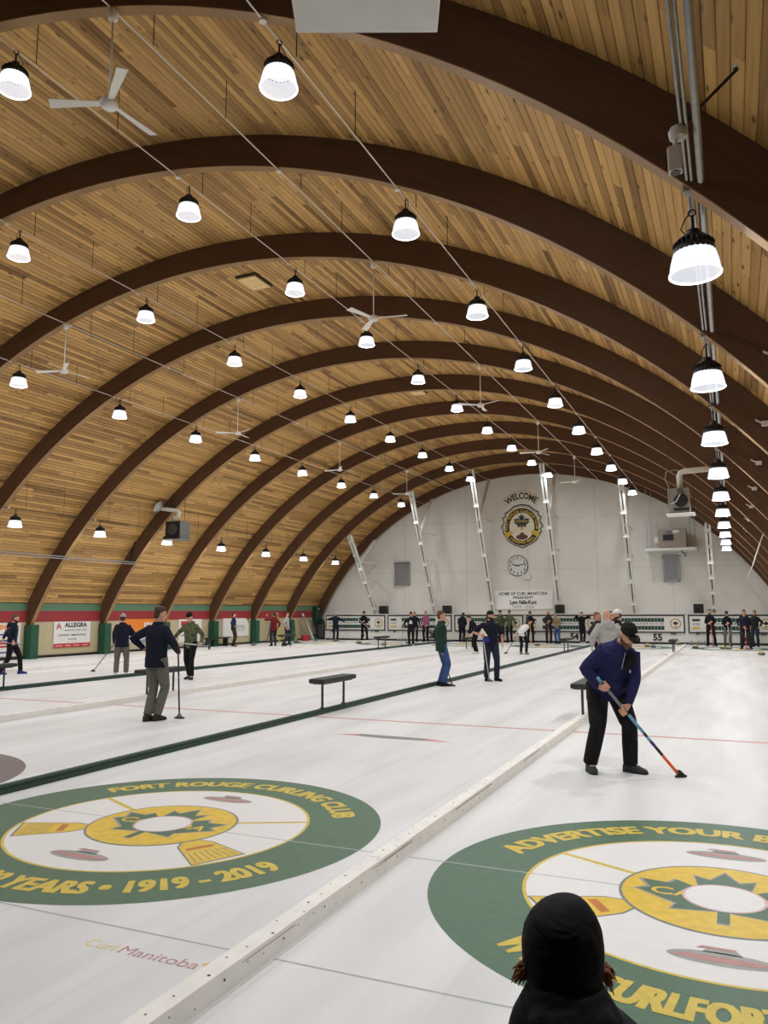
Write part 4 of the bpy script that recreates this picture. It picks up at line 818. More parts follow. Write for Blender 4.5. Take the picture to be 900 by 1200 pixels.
def remesh(mb, vox, smooth=3):
    me = mb.mesh('tmp'); o = bpy.data.objects.new('tmp', me)
    r = o.modifiers.new('r', 'REMESH'); r.mode = 'VOXEL'; r.voxel_size = vox; r.use_smooth_shade = True
    if smooth: s_ = o.modifiers.new('s', 'SMOOTH'); s_.iterations = smooth; s_.factor = 0.5
    out = evaluated_mesh(o)
    bpy.data.objects.remove(o); bpy.data.meshes.remove(me); out.shade_smooth(); return out
def ik(A, T, l1, l2, pole):
    d = T-A; L = max(min(d.length, (l1+l2)*0.998), abs(l1-l2)*1.02); d.normalize()
    a = (l1*l1-l2*l2+L*L)/(2*L); h = math.sqrt(max(l1*l1-a*a, 0)); p = pole-d*pole.dot(d)
    p = p.normalized() if p.length > 1e-4 else Vector((0, 1, 0)); return A+d*a+p*h, A+d*L
def limb(mb, A, B, C, r, n=10):
    """tapered two-bone limb; r = radii at start, mid, joint, mid, end"""
    mb.tube([A, A.lerp(B, 0.5), A.lerp(B, 0.88), B, B.lerp(C, 0.14), B.lerp(C, 0.5), C], [r[0], r[1], (r[1]+r[2])/2*0.98, r[2], r[2], r[3], r[4]], n)
def hand_geo(mb, c, e1, axis, side, grip, s, fr):
    """palm with four fingers and a thumb; grip: closed round a shaft at c along axis"""
    e1 = e1.normalized(); e2 = (axis-e1*axis.dot(e1)).normalized(); e3 = e1.cross(e2)
    if e3.dot(side) > 0: e3 = -e3                      # palm looks inward
    P = lambda a, b, d: c + (e1*a+e2*b+e3*d)*s
    if grip:
        mb.loft([(P(-0.085, 0, -0.018), e2, e3, 0.026*s, 0.020*s), (P(-0.045, 0, -0.026), e2, e3, 0.038*s, 0.019*s), (P(0.0, 0, -0.030), e2, e3, 0.043*s, 0.017*s), (P(0.038, 0, -0.026), e2, e3, 0.041*s, 0.014*s)], 10)
        for k, L in zip((-0.031, -0.0105, 0.0105, 0.030), (0.9, 1.0, 1.0, 0.82)): mb.tube([P(0.02, k, -0.028), P(0.045, k, -0.024), P(0.060*L, k, 0.0), P(0.040*L, k, 0.026), P(0.008, k, 0.029)], [fr*s, fr*s, fr*s, fr*0.92*s, fr*0.8*s], 7)
        mb.tube([P(-0.05, 0.025, -0.02), P(-0.02, 0.048, -0.005), P(0.008, 0.050, 0.018), P(0.032, 0.040, 0.034)], [fr*1.3*s, fr*1.2*s, fr*1.1*s, fr*0.9*s], 7)
        return P(-0.085, 0, -0.018)
    mb.loft([(P(-0.09, 0, 0), e2, e3, 0.026*s, 0.020*s), (P(-0.05, 0, 0), e2, e3, 0.038*s, 0.019*s), (P(-0.01, 0, 0), e2, e3, 0.042*s, 0.016*s), (P(0.01, 0, 0), e2, e3, 0.040*s, 0.013*s)], 10)
    for k, L in zip((-0.031, -0.0105, 0.0105, 0.030), (0.86, 1.0, 1.05, 0.8)): mb.tube([P(-0.005, k, 0), P(0.045*L, k*1.06, 0.006), P(0.072*L, k*1.06, 0.018), P(0.088*L, k*1.04, 0.036)], [fr*s, fr*s, fr*0.92*s, fr*0.75*s], 7)
    mb.tube([P(-0.06, 0.025, 0.004), P(-0.03, 0.048, 0.014), P(-0.002, 0.054, 0.024), P(0.02, 0.050, 0.032)], [fr*1.3*s, fr*1.2*s, fr*1.05*s, fr*0.85*s], 7)
    return P(-0.09, 0, 0)
def person(label, x, y, rel, H=1.78, top='navy', bottom='black', shoe='black', hair=(60, 44, 34), cap=None, beard=None, skin=0, vox=0.013, lean=0, side=0, twist=0, pz=None, poff=(0, 0), feet=None, hl='side', hr='side', head=(0, 0), build=1.0, sleeve=1.0, hood=False, belly=0.0, hem=0.12, long_hair=False, topname='jacket', yaw=None, bald=False, glasses=False, legpole=0.0):
    s = H/1.78
    a = (math.atan2(-y, -x)+math.radians(rel)+math.pi/2) if yaw is None else yaw
    root = thing('person', label, 'person', (x, y, 0), a, 'people on and beside the ice')
    Ri = Matrix.Rotation(-a, 3, 'Z'); toL = lambda p: Ri @ (Vector(p)-Vector((x, y, 0)))
    tm = top if not isinstance(top, str) else MATS['cloth_'+top]; bmt = bottom if not isinstance(bottom, str) else MATS['cloth_'+bottom]; sm = shoe if not isinstance(shoe, str) else MATS['cloth_'+shoe]
    pel = Vector((poff[0], poff[1], (0.94*s if pz is None else pz)))
    Rt = Matrix.Rotation(math.radians(twist), 3, 'Z') @ Matrix.Rotation(math.radians(lean), 3, 'X') @ Matrix.Rotation(math.radians(side), 3, 'Y')
    def fr_at(t_):
        k = min(max((t_+0.06)/0.26, 0.0), 1.0)*1.18 if abs(lean) > 8 else 1.0
        return Matrix.Rotation(math.radians(twist)*min(max((t_+0.05)/0.4, 0), 1), 3, 'Z') @ Matrix.Rotation(math.radians(lean)*k, 3, 'X') @ Matrix.Rotation(math.radians(side)*min(k, 1.0), 3, 'Y')
    pts_ = {}; acc = Vector((0, 0, 0)); N0 = 40
    for i_ in range(N0+1):
        pts_[i_] = acc.copy(); acc = acc + (fr_at(i_*0.018) @ Vector((0, 0, 1)))*0.018
    def spine(t_):
        if t_ <= 0: return (fr_at(t_/2) @ Vector((0, 0, 1)))*t_
        i_ = min(int(t_/0.018), N0-1); return pts_[i_] + (pts_[i_+1]-pts_[i_])*(t_/0.018-i_)
    Rt = fr_at(0.5); U, X_, Y_ = Rt @ Vector((0, 0, 1)), Rt @ Vector((1, 0, 0)), Rt @ Vector((0, 1, 0))
    ax = lambda t_: (fr_at(t_) @ Vector((1, 0, 0)), fr_at(t_) @ Vector((0, 1, 0)))
    sp = lambda t_, f_=0.0: pel + spine(t_)*s + ax(t_)[1]*f_*s
    sh_w = 0.185*s*build
    Sh = {1: sp(0.485)+X_*sh_w, -1: sp(0.485)-X_*sh_w}
    nb = sp(0.555, 0.01)
    Rh = Rt.to_quaternion().slerp(Matrix.Identity(3).to_quaternion(), 0.55 if lean > 12 else 0.0).to_matrix() @ Matrix.Rotation(math.radians(head[0]), 3, 'Z') @ Matrix.Rotation(math.radians(head[1]), 3, 'X')
    hu, hx, hf = Rh @ Vector((0, 0, 1)), Rh @ Vector((1, 0, 0)), Rh @ Vector((0, -1, 0))
    hc = nb + (U*0.35+hu*0.65).normalized()*0.155*s + hf*0.02*s; hs = s*1.0
    HP = lambda u, f, z: hc + (hx*u+hf*f+hu*z)*hs
    body, jk, tr = MB(), MB(), MB(); fr = max(0.0088, vox*0.78)
    # head and neck
    HR = [(-0.118, 0.026, 0.026, 0.058), (-0.104, 0.044, 0.042, 0.044), (-0.075, 0.059, 0.064, 0.024), (-0.035, 0.067, 0.083, 0.006), (0.015, 0.0735, 0.093, -0.002), (0.055, 0.073, 0.094, -0.006), (0.085, 0.062, 0.080, -0.008), (0.108, 0.040, 0.052, -0.010), (0.120, 0.013, 0.017, -0.010)]
    body.loft([(HP(0, f, z), hx, hf, w_*hs, d_*hs) for z, w_, d_, f in HR], 16)
    body.tube([nb-U*0.10*s, nb, HP(0, -0.012, -0.06)], [0.066*s*build, 0.058*s*build, 0.056*s], 12)
    body.loft([(HP(0, 0.080, 0.022), hx, hu, 0.008*hs, 0.010*hs), (HP(0, 0.094, -0.004), hx, hu, 0.012*hs, 0.012*hs), (HP(0, 0.106, -0.026), hx, hu, 0.016*hs, 0.012*hs), (HP(0, 0.088, -0.040), hx, hu, 0.014*hs, 0.008*hs)], 8)
    for q in (-1, 1):
        body.ell(HP(q*0.074, -0.008, -0.005), 0.012*hs, 0.020*hs, 0.030*hs, 8, 6, Rh)
        body.ell(HP(q*0.030, 0.078, 0.028), 0.022*hs, 0.014*hs, 0.007*hs, 8, 5, Rh)
    body.ell(HP(0, 0.082, -0.062), 0.024*hs, 0.012*hs, 0.010*hs, 8, 5, Rh); body.ell(HP(0, 0.072, -0.100), 0.024*hs, 0.018*hs, 0.016*hs, 8, 5, Rh)
    # torso core (inside the clothes) and arms
    body.loft([(sp(t_), *ax(t_), w_*s*build, d_*s*build) for t_, w_, d_ in ((-0.06, 0.13, 0.09), (0.15, 0.12, 0.085), (0.38, 0.145, 0.085), (0.50, 0.11, 0.07), (0.56, 0.05, 0.05))], 14)
    wr = 1.0*build
    TR = [(-hem, 0.178, 0.130), (-0.02, 0.176, 0.132), (0.10, 0.170, 0.130), (0.22, 0.176, 0.130), (0.34, 0.192, 0.132), (0.42, 0.198, 0.124), (0.485, 0.178, 0.104), (0.525, 0.125, 0.086), (0.555, 0.084, 0.078), (0.590, 0.074, 0.074)]
    jk.loft([(sp(t_, -belly*math.exp(-((t_-0.10)/0.16)**2)), *ax(t_), w_*s*wr, (d_+belly*math.exp(-((t_-0.10)/0.16)**2))*s*wr) for t_, w_, d_ in TR], 20, 0.92)
    for q, hsp in ((1, hl), (-1, hr)):
        pole = Vector((q*0.5, 0.8, -0.25)); axis = Vector((0, -1, 0)); grip = False; S = Sh[q]
        if isinstance(hsp, str):
            if hsp == 'side': T = Vector((pel.x, pel.y, pel.z)) + Vector((q*0.27*build*s, -0.06*s, -0.06*s)); T = S + (T-S).normalized()*min((T-S).length, 0.60*s)
            elif hsp == 'hip': T = pel + Vector((q*0.19*build*s, -0.05*s, 0.10*s)); pole = Vector((q, 0.5, 0))
            elif hsp == 'pocket': T = pel + Vector((q*0.19*s, -0.11*s, 0.0)); pole = Vector((q*0.7, 0.8, 0))
            elif hsp == 'chest': T = sp(0.26)+Vector((q*0.03*s, -0.20*s, 0)); pole = Vector((q*0.8, 0.2, -0.5))
        else:
            T = toL(hsp['w']) if 'w' in hsp else Vector(hsp['p'])*s
            if 'axis' in hsp: axis = Ri @ Vector(hsp['axis']) if 'w' in hsp else Vector(hsp['axis']); grip = True
            if 'pole' in hsp: pole = Vector(hsp['pole'])
        for _ in range(3):
            E_, W_ = ik(S, T if _ == 0 else wrist, 0.295*s, 0.255*s, pole)
            e1 = (W_-E_).normalized()
            if grip:
                e1 = (e1-axis.normalized()*e1.dot(axis.normalized())); e1 = e1.normalized() if e1.length > 0.2 else (Vector((-q*0.6, -0.5, -0.3))-axis.normalized()*Vector((-q*0.6, -0.5, -0.3)).dot(axis.normalized())).normalized()
                wrist = T-e1*0.085*s
            else: wrist = T-e1*0.09*s
        tmp = MB(); wp_ = hand_geo(tmp, T, e1, axis, Vector((q, 0, 0)) if not grip else Vector((q*0.6, 0.8, 0)), grip, s*1.02, fr)
        n0 = len(body.v); body.add(tmp.v, tmp.f)
        limb(body, S.lerp(sp(0.45), 0.3), E_, wp_, [0.050*s, 0.046*s, 0.038*s, 0.036*s, 0.026*s])
        C_ = E_.lerp(wp_, 0.97) if sleeve >= 1 else None
        if sleeve >= 1: limb(jk, S.lerp(sp(0.46), 0.35), E_, C_, [0.080*s*wr, 0.068*s*wr, 0.057*s*wr, 0.050*s*wr, 0.040*s])
        else: jk.tube([S.lerp(sp(0.46), 0.35), S.lerp(E_, 0.5), S.lerp(E_, 0.9)], [0.080*s*wr, 0.074*s*wr, 0.068*s*wr], 12)
    # legs
    ft = feet or ((0.11, 0.0, 12), (-0.11, 0.0, -12))
    for q, (fx, fy, ang) in ((1, ft[0]), (-1, ft[1])):
        hip = pel + Vector((q*0.092*s, 0, -0.02*s)); ank = Vector((fx*s, fy*s, 0.085*s)); pole = Vector((q*0.15+legpole, -1, 0))
        K, An = ik(hip, ank, 0.435*s, 0.43*s, pole)
        limb(body, hip, K, An, [0.075*s, 0.07*s, 0.05*s, 0.046*s, 0.036*s])
        limb(tr, hip+Vector((0, 0, 0.06*s)), K, An+(K-An)*0.02, [0.105*s*build, 0.092*s*build, 0.070*s*build, 0.070*s*build, 0.064*s*build], 12)
        ra = math.radians(ang); fd = Vector((math.sin(ra), -math.cos(ra), 0)); sd = Vector((fd.y, -fd.x, 0)); b0 = Vector((An.x, An.y, 0)); up = Vector((0, 0, 1))
        shp = MB().loft([(b0+fd*o*s+up*z*s, sd, up, w_*s, h_*s) for o, z, w_, h_ in ((-0.085, 0.040, 0.018, 0.030), (-0.070, 0.050, 0.034, 0.048), (-0.02, 0.058, 0.040, 0.056), (0.03, 0.052, 0.042, 0.050), (0.09, 0.038, 0.048, 0.036), (0.14, 0.030, 0.048, 0.028), (0.175, 0.024, 0.036, 0.022), (0.190, 0.020, 0.014, 0.014))], 14, 0.75)
        so = shp.build('shoe', sm, root, smooth=True)
        MB().loft([(b0+fd*o*s+up*z*s, sd, fd, w_*s, l_*s) for o, z, w_, l_ in ((0.052, 0.001, 0.048, 0.142), (0.052, 0.022, 0.050, 0.144))], 18, 0.7).build('sole', MATS.get('sole_light') if shoe == 'white' else M_BLACK, so)
        if shoe == 'trainer':
            lc_ = MB()
            for k in range(4): p_ = b0+fd*(0.02+0.025*k)*s+up*(0.122-0.014*k)*s; lc_.bar(p_-sd*0.026*s, p_+sd*0.026*s, 0.012, 0.010)
            lc_.build('laces', MATS['sole_light'], so)
    tr.loft([(sp(t_), *ax(t_), w_*s*build, d_*s*build) for t_, w_, d_ in ((-0.10, 0.145, 0.112), (-0.03, 0.168, 0.124), (0.06, 0.160, 0.118), (0.12, 0.150, 0.11))], 16)
    obj('body', remesh(body, vox, 2), SKIN[skin], root)
    obj(topname, remesh(jk, max(vox*1.2, 0.009), 4), tm, root); obj('trousers', remesh(tr, max(vox*1.2, 0.009), 4), bmt, root)
    for q in (-1, 1): MB().ell(HP(q*0.031, 0.084, 0.012), 0.011*hs, 0.007*hs, 0.006*hs, 8, 6, Rh).build('eye', M_EYE, root, smooth=True)
    MB().ell(HP(0, 0.0935, -0.063), 0.020*hs, 0.006*hs, 0.006*hs, 8, 5, Rh).build('mouth', M_MOUTH, root, smooth=True)
    if hair is not None and not bald:
        hm = mat('hair_%d_%d_%d' % hair, srgb(*hair), 0.7, noise=0.25, nscale=60); hb = MB()
        hb.loft([(HP(0, f, z), hx, hf, w_*hs, d_*hs) for z, w_, d_, f in ((-0.075, 0.050, 0.030, -0.058), (-0.04, 0.068, 0.048, -0.048), (0.0, 0.077, 0.062, -0.038), (0.035, 0.080, 0.078, -0.024), (0.065, 0.079, 0.096, -0.010), (0.095, 0.069, 0.088, -0.010), (0.120, 0.048, 0.062, -0.012), (0.134, 0.016, 0.02, -0.012))], 16)
        if long_hair: hb.loft([(HP(0, f, z), hx, hf, w_*hs, d_*hs) for z, w_, d_, f in ((0.03, 0.075, 0.06, -0.045), (-0.05, 0.080, 0.055, -0.055), (-0.14, 0.085, 0.045, -0.065), (-0.22, 0.06, 0.03, -0.07))], 14)
        obj('hair', remesh(hb, 0.010, 2), hm, root)
    if beard is not None:
        bb = MB().loft([(HP(0, f, z), hx, hf, w_*hs, d_*hs) for z, w_, d_, f in ((-0.140, 0.022, 0.022, 0.062), (-0.120, 0.046, 0.046, 0.048), (-0.090, 0.063, 0.066, 0.030), (-0.060, 0.070, 0.074, 0.020), (-0.035, 0.0715, 0.060, -0.002), (-0.01, 0.0745, 0.02, -0.006))], 16)
        obj('beard', remesh(bb, 0.008, 1), mat('beard_%d_%d_%d' % beard, srgb(*beard), 0.8, noise=0.3, nscale=80), root)
    if cap:
        kind, cmat = cap; cmat = MATS['cloth_'+cmat]
        if kind == 'ball':
            c_ = MB().loft([(HP(0, f, z), hx, hf, w_*hs, d_*hs) for z, w_, d_, f in ((0.030, 0.083, 0.103, -0.006), (0.060, 0.083, 0.104, -0.008), (0.095, 0.074, 0.092, -0.010), (0.125, 0.052, 0.066, -0.012), (0.142, 0.018, 0.022, -0.012))], 20).build('cap', cmat, root, smooth=True)
            MB().loft([(HP(0, 0.04, 0.046), hx, hu, 0.080*hs, 0.007*hs), (HP(0, 0.11, 0.044), hx, hu, 0.074*hs, 0.007*hs), (HP(0, 0.150, 0.036), hx, hu, 0.055*hs, 0.006*hs), (HP(0, 0.170, 0.030), hx, hu, 0.022*hs, 0.004*hs)], 14).build('brim', cmat, c_, smooth=True)
        elif kind == 'back':
            c_ = MB().loft([(HP(0, f, z), hx, hf, w_*hs, d_*hs) for z, w_, d_, f in ((0.035, 0.082, 0.102, -0.008), (0.060, 0.082, 0.103, -0.008), (0.095, 0.073, 0.092, -0.010), (0.125, 0.052, 0.066, -0.012), (0.140, 0.018, 0.022, -0.012))], 20).build('cap', cmat, root, smooth=True)
        else:
            MB().loft([(HP(0, f, z), hx, hf, w_*hs, d_*hs) for z, w_, d_, f in ((0.010, 0.082, 0.100, -0.012), (0.045, 0.086, 0.106, -0.010), (0.090, 0.080, 0.098, -0.012), (0.130, 0.060, 0.074, -0.016), (0.160, 0.036, 0.042, -0.02), (0.170, 0.012, 0.014, -0.02))], 20).build('knit_hat', cmat, root, smooth=True)
    if hood:
        hb = MB().loft([(sp(0.50, 0.06), X_, U, 0.12*s, 0.05*s), (sp(0.53, 0.12), X_, U, 0.13*s, 0.08*s), (sp(0.49, 0.17), X_, U, 0.10*s, 0.09*s), (sp(0.44, 0.19), X_, U, 0.05*s, 0.05*s)], 14)
        obj('hood', remesh(hb, 0.012, 3), tm, root)
    root['_toW'] = 1; del root['_toW']
    return root, HP, sp, Rt, X_, Y_, U
for nm, rgb in dict(navy=(22, 26, 44), royal=(34, 36, 92), black=(22, 22, 24), charcoal=(46, 46, 48), grey=(104, 106, 102), taupe=(110, 102, 96), greygreen=(104, 106, 96), denim=(58, 84, 130), darkdenim=(36, 44, 62), forest=(30, 58, 46), olive=(84, 88, 62), hoodie=(168, 168, 164), white=(222, 222, 220), brown=(64, 54, 46), darkbrown=(54, 46, 34), blue=(54, 58, 140), tan=(150, 132, 100), capgrey=(172, 166, 164), leather=(36, 36, 38), trainer=(62, 66, 66), red=(140, 40, 44), pink=(196, 120, 150)).items(): cloth(nm, rgb)
mat('sole_light', srgb(214, 214, 208), 0.6)
CAMO = pattern('camo', (96, 104, 74), (70, 76, 54), 14, 'noise'); PLAID = pattern('plaid', (150, 34, 40), (36, 24, 28), 16, 'check'); PINKP = pattern('pinkplaid', (200, 110, 140), (70, 60, 90), 15, 'check')
PADJ = cloth('padded', (34, 40, 74))
def W(x, y, z, axis=None, pole=None):
    d = {'w': (x, y, z)}
    if axis is not None: d['axis'] = axis
    if pole is not None: d['pole'] = pole
    return d
def L(x, y, z, axis=None, pole=None):
    d = {'p': (x, y, z)}
    if axis is not None: d['axis'] = axis
    if pole is not None: d['pole'] = pole
    return d
cloth('quarterzip', (32, 34, 78))
# --- the man sweeping in the foreground
px_, py_ = -1.34, 9.16; rel1 = 24; a1 = math.atan2(-py_, -px_)+math.radians(rel1)+math.pi/2
R1 = Matrix.Rotation(-a1, 3, 'Z'); loc1 = lambda x, y: (R1 @ Vector((x-px_, y-py_, 0)))
fa, fb = loc1(-1.13, 9.24), loc1(-1.55, 9.10)
bt, bf = Vector((-1.40, 8.86, 1.05)), Vector((-0.61, 9.17, 0.0)); bd = (bt-bf).normalized()
g1 = bf + bd*((0.95)/bd.z); g2 = bf + bd*(0.70/bd.z)
r_, HP, sp, Rt, X_, Y_, U = person('man in navy quarter-zip, black trousers and black cap sweeping in the foreground', px_, py_, rel1, 1.82, 'quarterzip', 'black', 'trainer', None, ('ball', 'black'), (92, 66, 52), 0, 0.0065,
    lean=32, side=9, twist=0, pz=0.92, poff=(0.02, 0.09), feet=((fa.x/1.034, fa.y/1.034, 38), (fb.x/1.034, fb.y/1.034, -8)), hl=W(*g2, axis=bd, pole=(0.6, 0.5, 0.2)), hr=W(*g1, axis=bd, pole=(-1, 0.9, 0.1)), head=(8, 22), build=1.22, belly=0.04, hem=0.15, topname='pullover')
MB().ell(sp(0.42, -0.125)+X_*0.085, 0.085, 0.045, 0.13, 18, 12, Rt).build('chest_panel', MATS['cloth_black'], r_, smooth=True)
MB().ell(sp(0.36, -0.182)+X_*0.12, 0.024, 0.010, 0.024, 12, 6).build('chest_emblem', MATS['sole_light'], r_)
MB().bar(sp(0.38, -0.180)-X_*0.005, sp(0.55, -0.115)-X_*0.005, 0.012, 0.006, (1, 0, 0)).build('zip', M_STEEL, r_)
MB().ell(HP(0.02, 0.094, 0.085), 0.014, 0.006, 0.010, 10, 6).build('cap_badge', MATS['sole_light'], r_)
broom(bt, bf, 'broom with black, blue and bright orange shaft held by the foreground man', M_SHAFTB, None, ((0.0, 0.22, M_SHAFTO), (0.22, 0.30, M_SHAFTB), (0.30, 0.36, M_SHAFTN), (0.36, 0.40, M_SHAFTC), (0.44, 0.62, M_SHAFTC), (0.66, 0.92, M_SHAFTG), (0.94, 1.0, M_SHAFTC)), 0.0155, (0.8, 0.6, 0), 0.8)
# --- man with his back turned, left
person('man in dark navy jacket and grey trousers seen from behind, hand on hip', -8.80, 10.44, 138, 1.88, 'navy', 'greygreen', 'brown', (70, 48, 34), None, None, 0, 0.008, lean=2, pz=0.985, poff=(0.0, -0.05), feet=((0.05, 0.05, 4), (-0.05, -0.05, -4)), hl='hip', hr=W(-8.60, 10.80, 1.10, (0, 0, 1), (-0.8, 0.6, -0.4)), head=(-35, 8), build=1.05)
broom((-8.60, 10.80, 1.18), (-8.58, 10.86, 0), 'dark broom held upright by the man seen from behind', M_SHAFTB, M_SHAFTG, ((0.55, 0.60, M_SHAFTG),), 0.014, (1, 0.3, 0))
# --- pair right of the green divider
person('man in dark green pullover and blue jeans looking to the right', -6.46, 17.92, 105, 1.80, 'forest', 'denim', 'black', (96, 62, 40), None, None, 0, 0.010, pz=0.94, feet=((0.08, 0.02, 5), (-0.08, -0.02, -5)), hr=W(-6.36, 17.86, 0.78, (0.14, 0.06, -0.8)), hl='pocket', head=(-15, 0), topname='pullover')
broom((-6.42, 17.84, 0.92), (-6.22, 17.98, 0), 'dark broom held low by the man in the dark green pullover', M_SHAFTB, M_SHAFTG, (), 0.013, (1, 0.2, 0))
person('bearded man in black tee shirt, jeans and black cap holding a broom', -5.76, 19.72, 12, 1.78, 'navy', 'darkdenim', 'black', (30, 24, 22), ('back', 'black'), (30, 24, 22), 0, 0.010, lean=-2, feet=((0.13, -0.05, 30), (-0.12, 0.02, -14)), hr=W(-5.88, 19.45, 1.16, (0.02, 0.0, 1), (-0.8, 0.6, -0.4)), hl='side', head=(42, 0), build=1.1, sleeve=0.5, topname='shirt')
b_ = broom((-5.89, 19.45, 1.20), (-5.76, 19.55, 0), 'pale grey broom with a yellow pad on top held by the bearded man', M_SHAFTW, M_SHAFTG, (), 0.013, (0.9, 0.4, 0))
MB().loft([((-0.10, -0.10, 1.14), (1, 0, 0), (0, 1, 0), 0.11, 0.03), ((-0.12, -0.10, 1.22), (1, 0, 0), (0, 1, 0), 0.075, 0.03), ((-0.14, -0.10, 1.33), (1, 0, 0), (0, 1, 0), 0.015, 0.02)], 12).build('yellow_pad', M_CREAM, b_)
MB().loft([((-0.04, -0.12, 0.98), (1, 0, 0), (0, 1, 0), 0.07, 0.02), ((-0.03, -0.12, 1.10), (1, 0, 0), (0, 1, 0), 0.09, 0.025)], 12).build('blue_cover', MATS['cloth_blue'], b_)
# --- left group
person('man in grey cap, navy jacket and taupe trousers seen from behind', -15.82, 17.40, 176, 1.73, 'navy', 'taupe', 'white', (50, 40, 34), ('ball', 'capgrey'), None, 0, 0.011, feet=((0.14, 0.0, 8), (-0.14, 0.0, -8)), hl=W(-16.30, 17.72, 0.88, (-0.7, 0.35, -0.65)), hr='chest', head=(0, 6), build=1.12)
broom((-15.75, 17.40, 1.25), (-17.73, 18.31, 0), 'slanted dark broom held by the man in the grey cap', M_SHAFTB, None, (), 0.013, (1, 0, 0))
person('man in olive camouflage pullover and black backwards cap looking down', -13.30, 17.22, -28, 1.78, CAMO, 'black', 'trainer', (90, 66, 46), ('back', 'black'), None, 0, 0.011, lean=4, feet=((0.10, -0.10, 20), (-0.05, 0.08, -16)), hr=W(-13.78, 17.00, 0.98, (1, 0.1, -0.1)), hl=W(-12.92, 17.10, 0.90, (1, 0.1, -0.1)), head=(-5, 22), topname='pullover')
broom((-13.9, 16.97, 1.00), (-12.62, 17.14, 0.87), 'pale broom held level by the man in camouflage', M_SHAFTW, M_SHAFTG, ((0.0, 0.30, M_SHAFTC),), 0.014, (0, 0.2, 1))
person('man in dark hoodie and black trousers walking with blue shoes at the left edge', -19.22, 16.62, 78, 1.76, 'navy', 'black', 'blue', (84, 62, 46), None, (60, 44, 34), 0, 0.011, lean=4, feet=((0.08, -0.26, 4), (-0.08, 0.26, -4)), hr=W(-18.95, 16.45, 0.90, (1, 0.4, -0.1)), hl=W(-19.5, 16.5, 0.94, (1, 0.4, -0.1)), head=(0, 4), hood=True, topname='hoodie', pz=0.90)
broom((-18.70, 16.55, 0.86), (-19.78, 16.15, 0.98), 'broom with a yellow head carried level at the left edge', M_SHAFTG, M_SHAFTY, (), 0.014, (0, 0, 1))
# --- far left
person('person in padded navy jacket and brown trousers beside the Cambrian sign', -24.0, 34.6, 78, 1.74, PADJ, 'darkbrown', 'black', (50, 32, 28), None, None, 0, 0.014, hr=W(-23.62, 34.25, 1.02, (0, 0, 1)), hl='side', head=(0, 0))
broom((-23.62, 34.2, 1.12), (-23.52, 34.1, 0), 'upright broom held beside the Cambrian sign', M_SHAFTB, M_SHAFTY, (), 0.013)
person('person in red and black plaid shirt with one arm raised', -22.1, 35.5, 205, 1.76, PLAID, 'charcoal', 'black', (40, 30, 26), None, None, 0, 0.014, hl=L(0.30, -0.25, 1.62, None, (0.8, 0.2, -0.6)), hr='side', topname='shirt')
person('person in grey and jeans partly hidden behind the plaid shirt', -22.15, 36.9, 75, 1.77, 'hoodie', 'darkdenim', 'black', (40, 30, 26), None, None, 0, 0.014, hl='side', hr='side', feet=((0.10, -0.1, 12), (-0.10, 0.12, -12)))
person('person in navy with a pale blue hat and arms spread wide', -22.3, 42.9, 12, 1.76, 'navy', 'navy', 'black', (60, 44, 34), ('beanie', 'hoodie'), None, 0, 0.014, hl=L(0.62, -0.10, 1.10), hr=L(-0.70, -0.12, 1.28), pz=0.93)
person('person in black cap and black kit in front of the leftmost scoreboard', -20.1, 42.3, 15, 1.80, 'black', 'black', 'black', (40, 30, 26), ('ball', 'black'), None, 0, 0.014, hl=L(0.05, -0.30, 1.05, (0.6, 0, -0.6)), hr=L(-0.10, -0.30, 1.20, (0.6, 0, -0.6)), feet=((0.2, 0, 14), (-0.12, 0, -10)))
a = (-20.1, 42.3); broom((-20.35, 42.0, 1.35), (-19.45, 42.05, 0.62), 'broom carried across the body before the leftmost scoreboard', M_SHAFTW, M_SHAFTG, (), 0.013, (0, 0.3, 1))
r_, HP, sp, Rt, X_, Y_, U = person('person in black sweater with a white emblem walking towards the camera', -15.35, 38.0, -6, 1.76, 'black', 'black', 'white', (70, 50, 36), ('ball', 'black'), None, 0, 0.013, hr=W(-15.72, 37.85, 0.98, (0, 0, 1)), hl='side', feet=((0.09, 0.16, 8), (-0.07, -0.18, -8)), pz=0.92)
MB().poly([(-0.10, 0.22), (0.10, 0.22), (0.04, 0.40), (-0.04, 0.40)], lambda u, v, t: sp(v, -0.142)+X_*u).build('white_emblem', MATS['sole_light'], r_)
broom((-15.72, 37.83, 1.15), (-15.8, 37.8, 0), 'upright broom beside the person with the white emblem', M_SHAFTG, M_SHAFTG, (), 0.013)
person('person in dark navy behind the black sweater, left', -17.3, 43.4, 10, 1.76, 'navy', 'navy', 'black', (110, 70, 50), None, None, 0, 0.015)
person('person in pink checked shirt and black trousers behind the black sweater', -16.55, 43.3, -12, 1.80, PINKP, 'black', 'black', (170, 140, 90), ('back', 'tan'), None, 0, 0.015, hl=L(0.10, -0.25, 0.95, (0.2, 0, 1)), hr='side', topname='shirt')
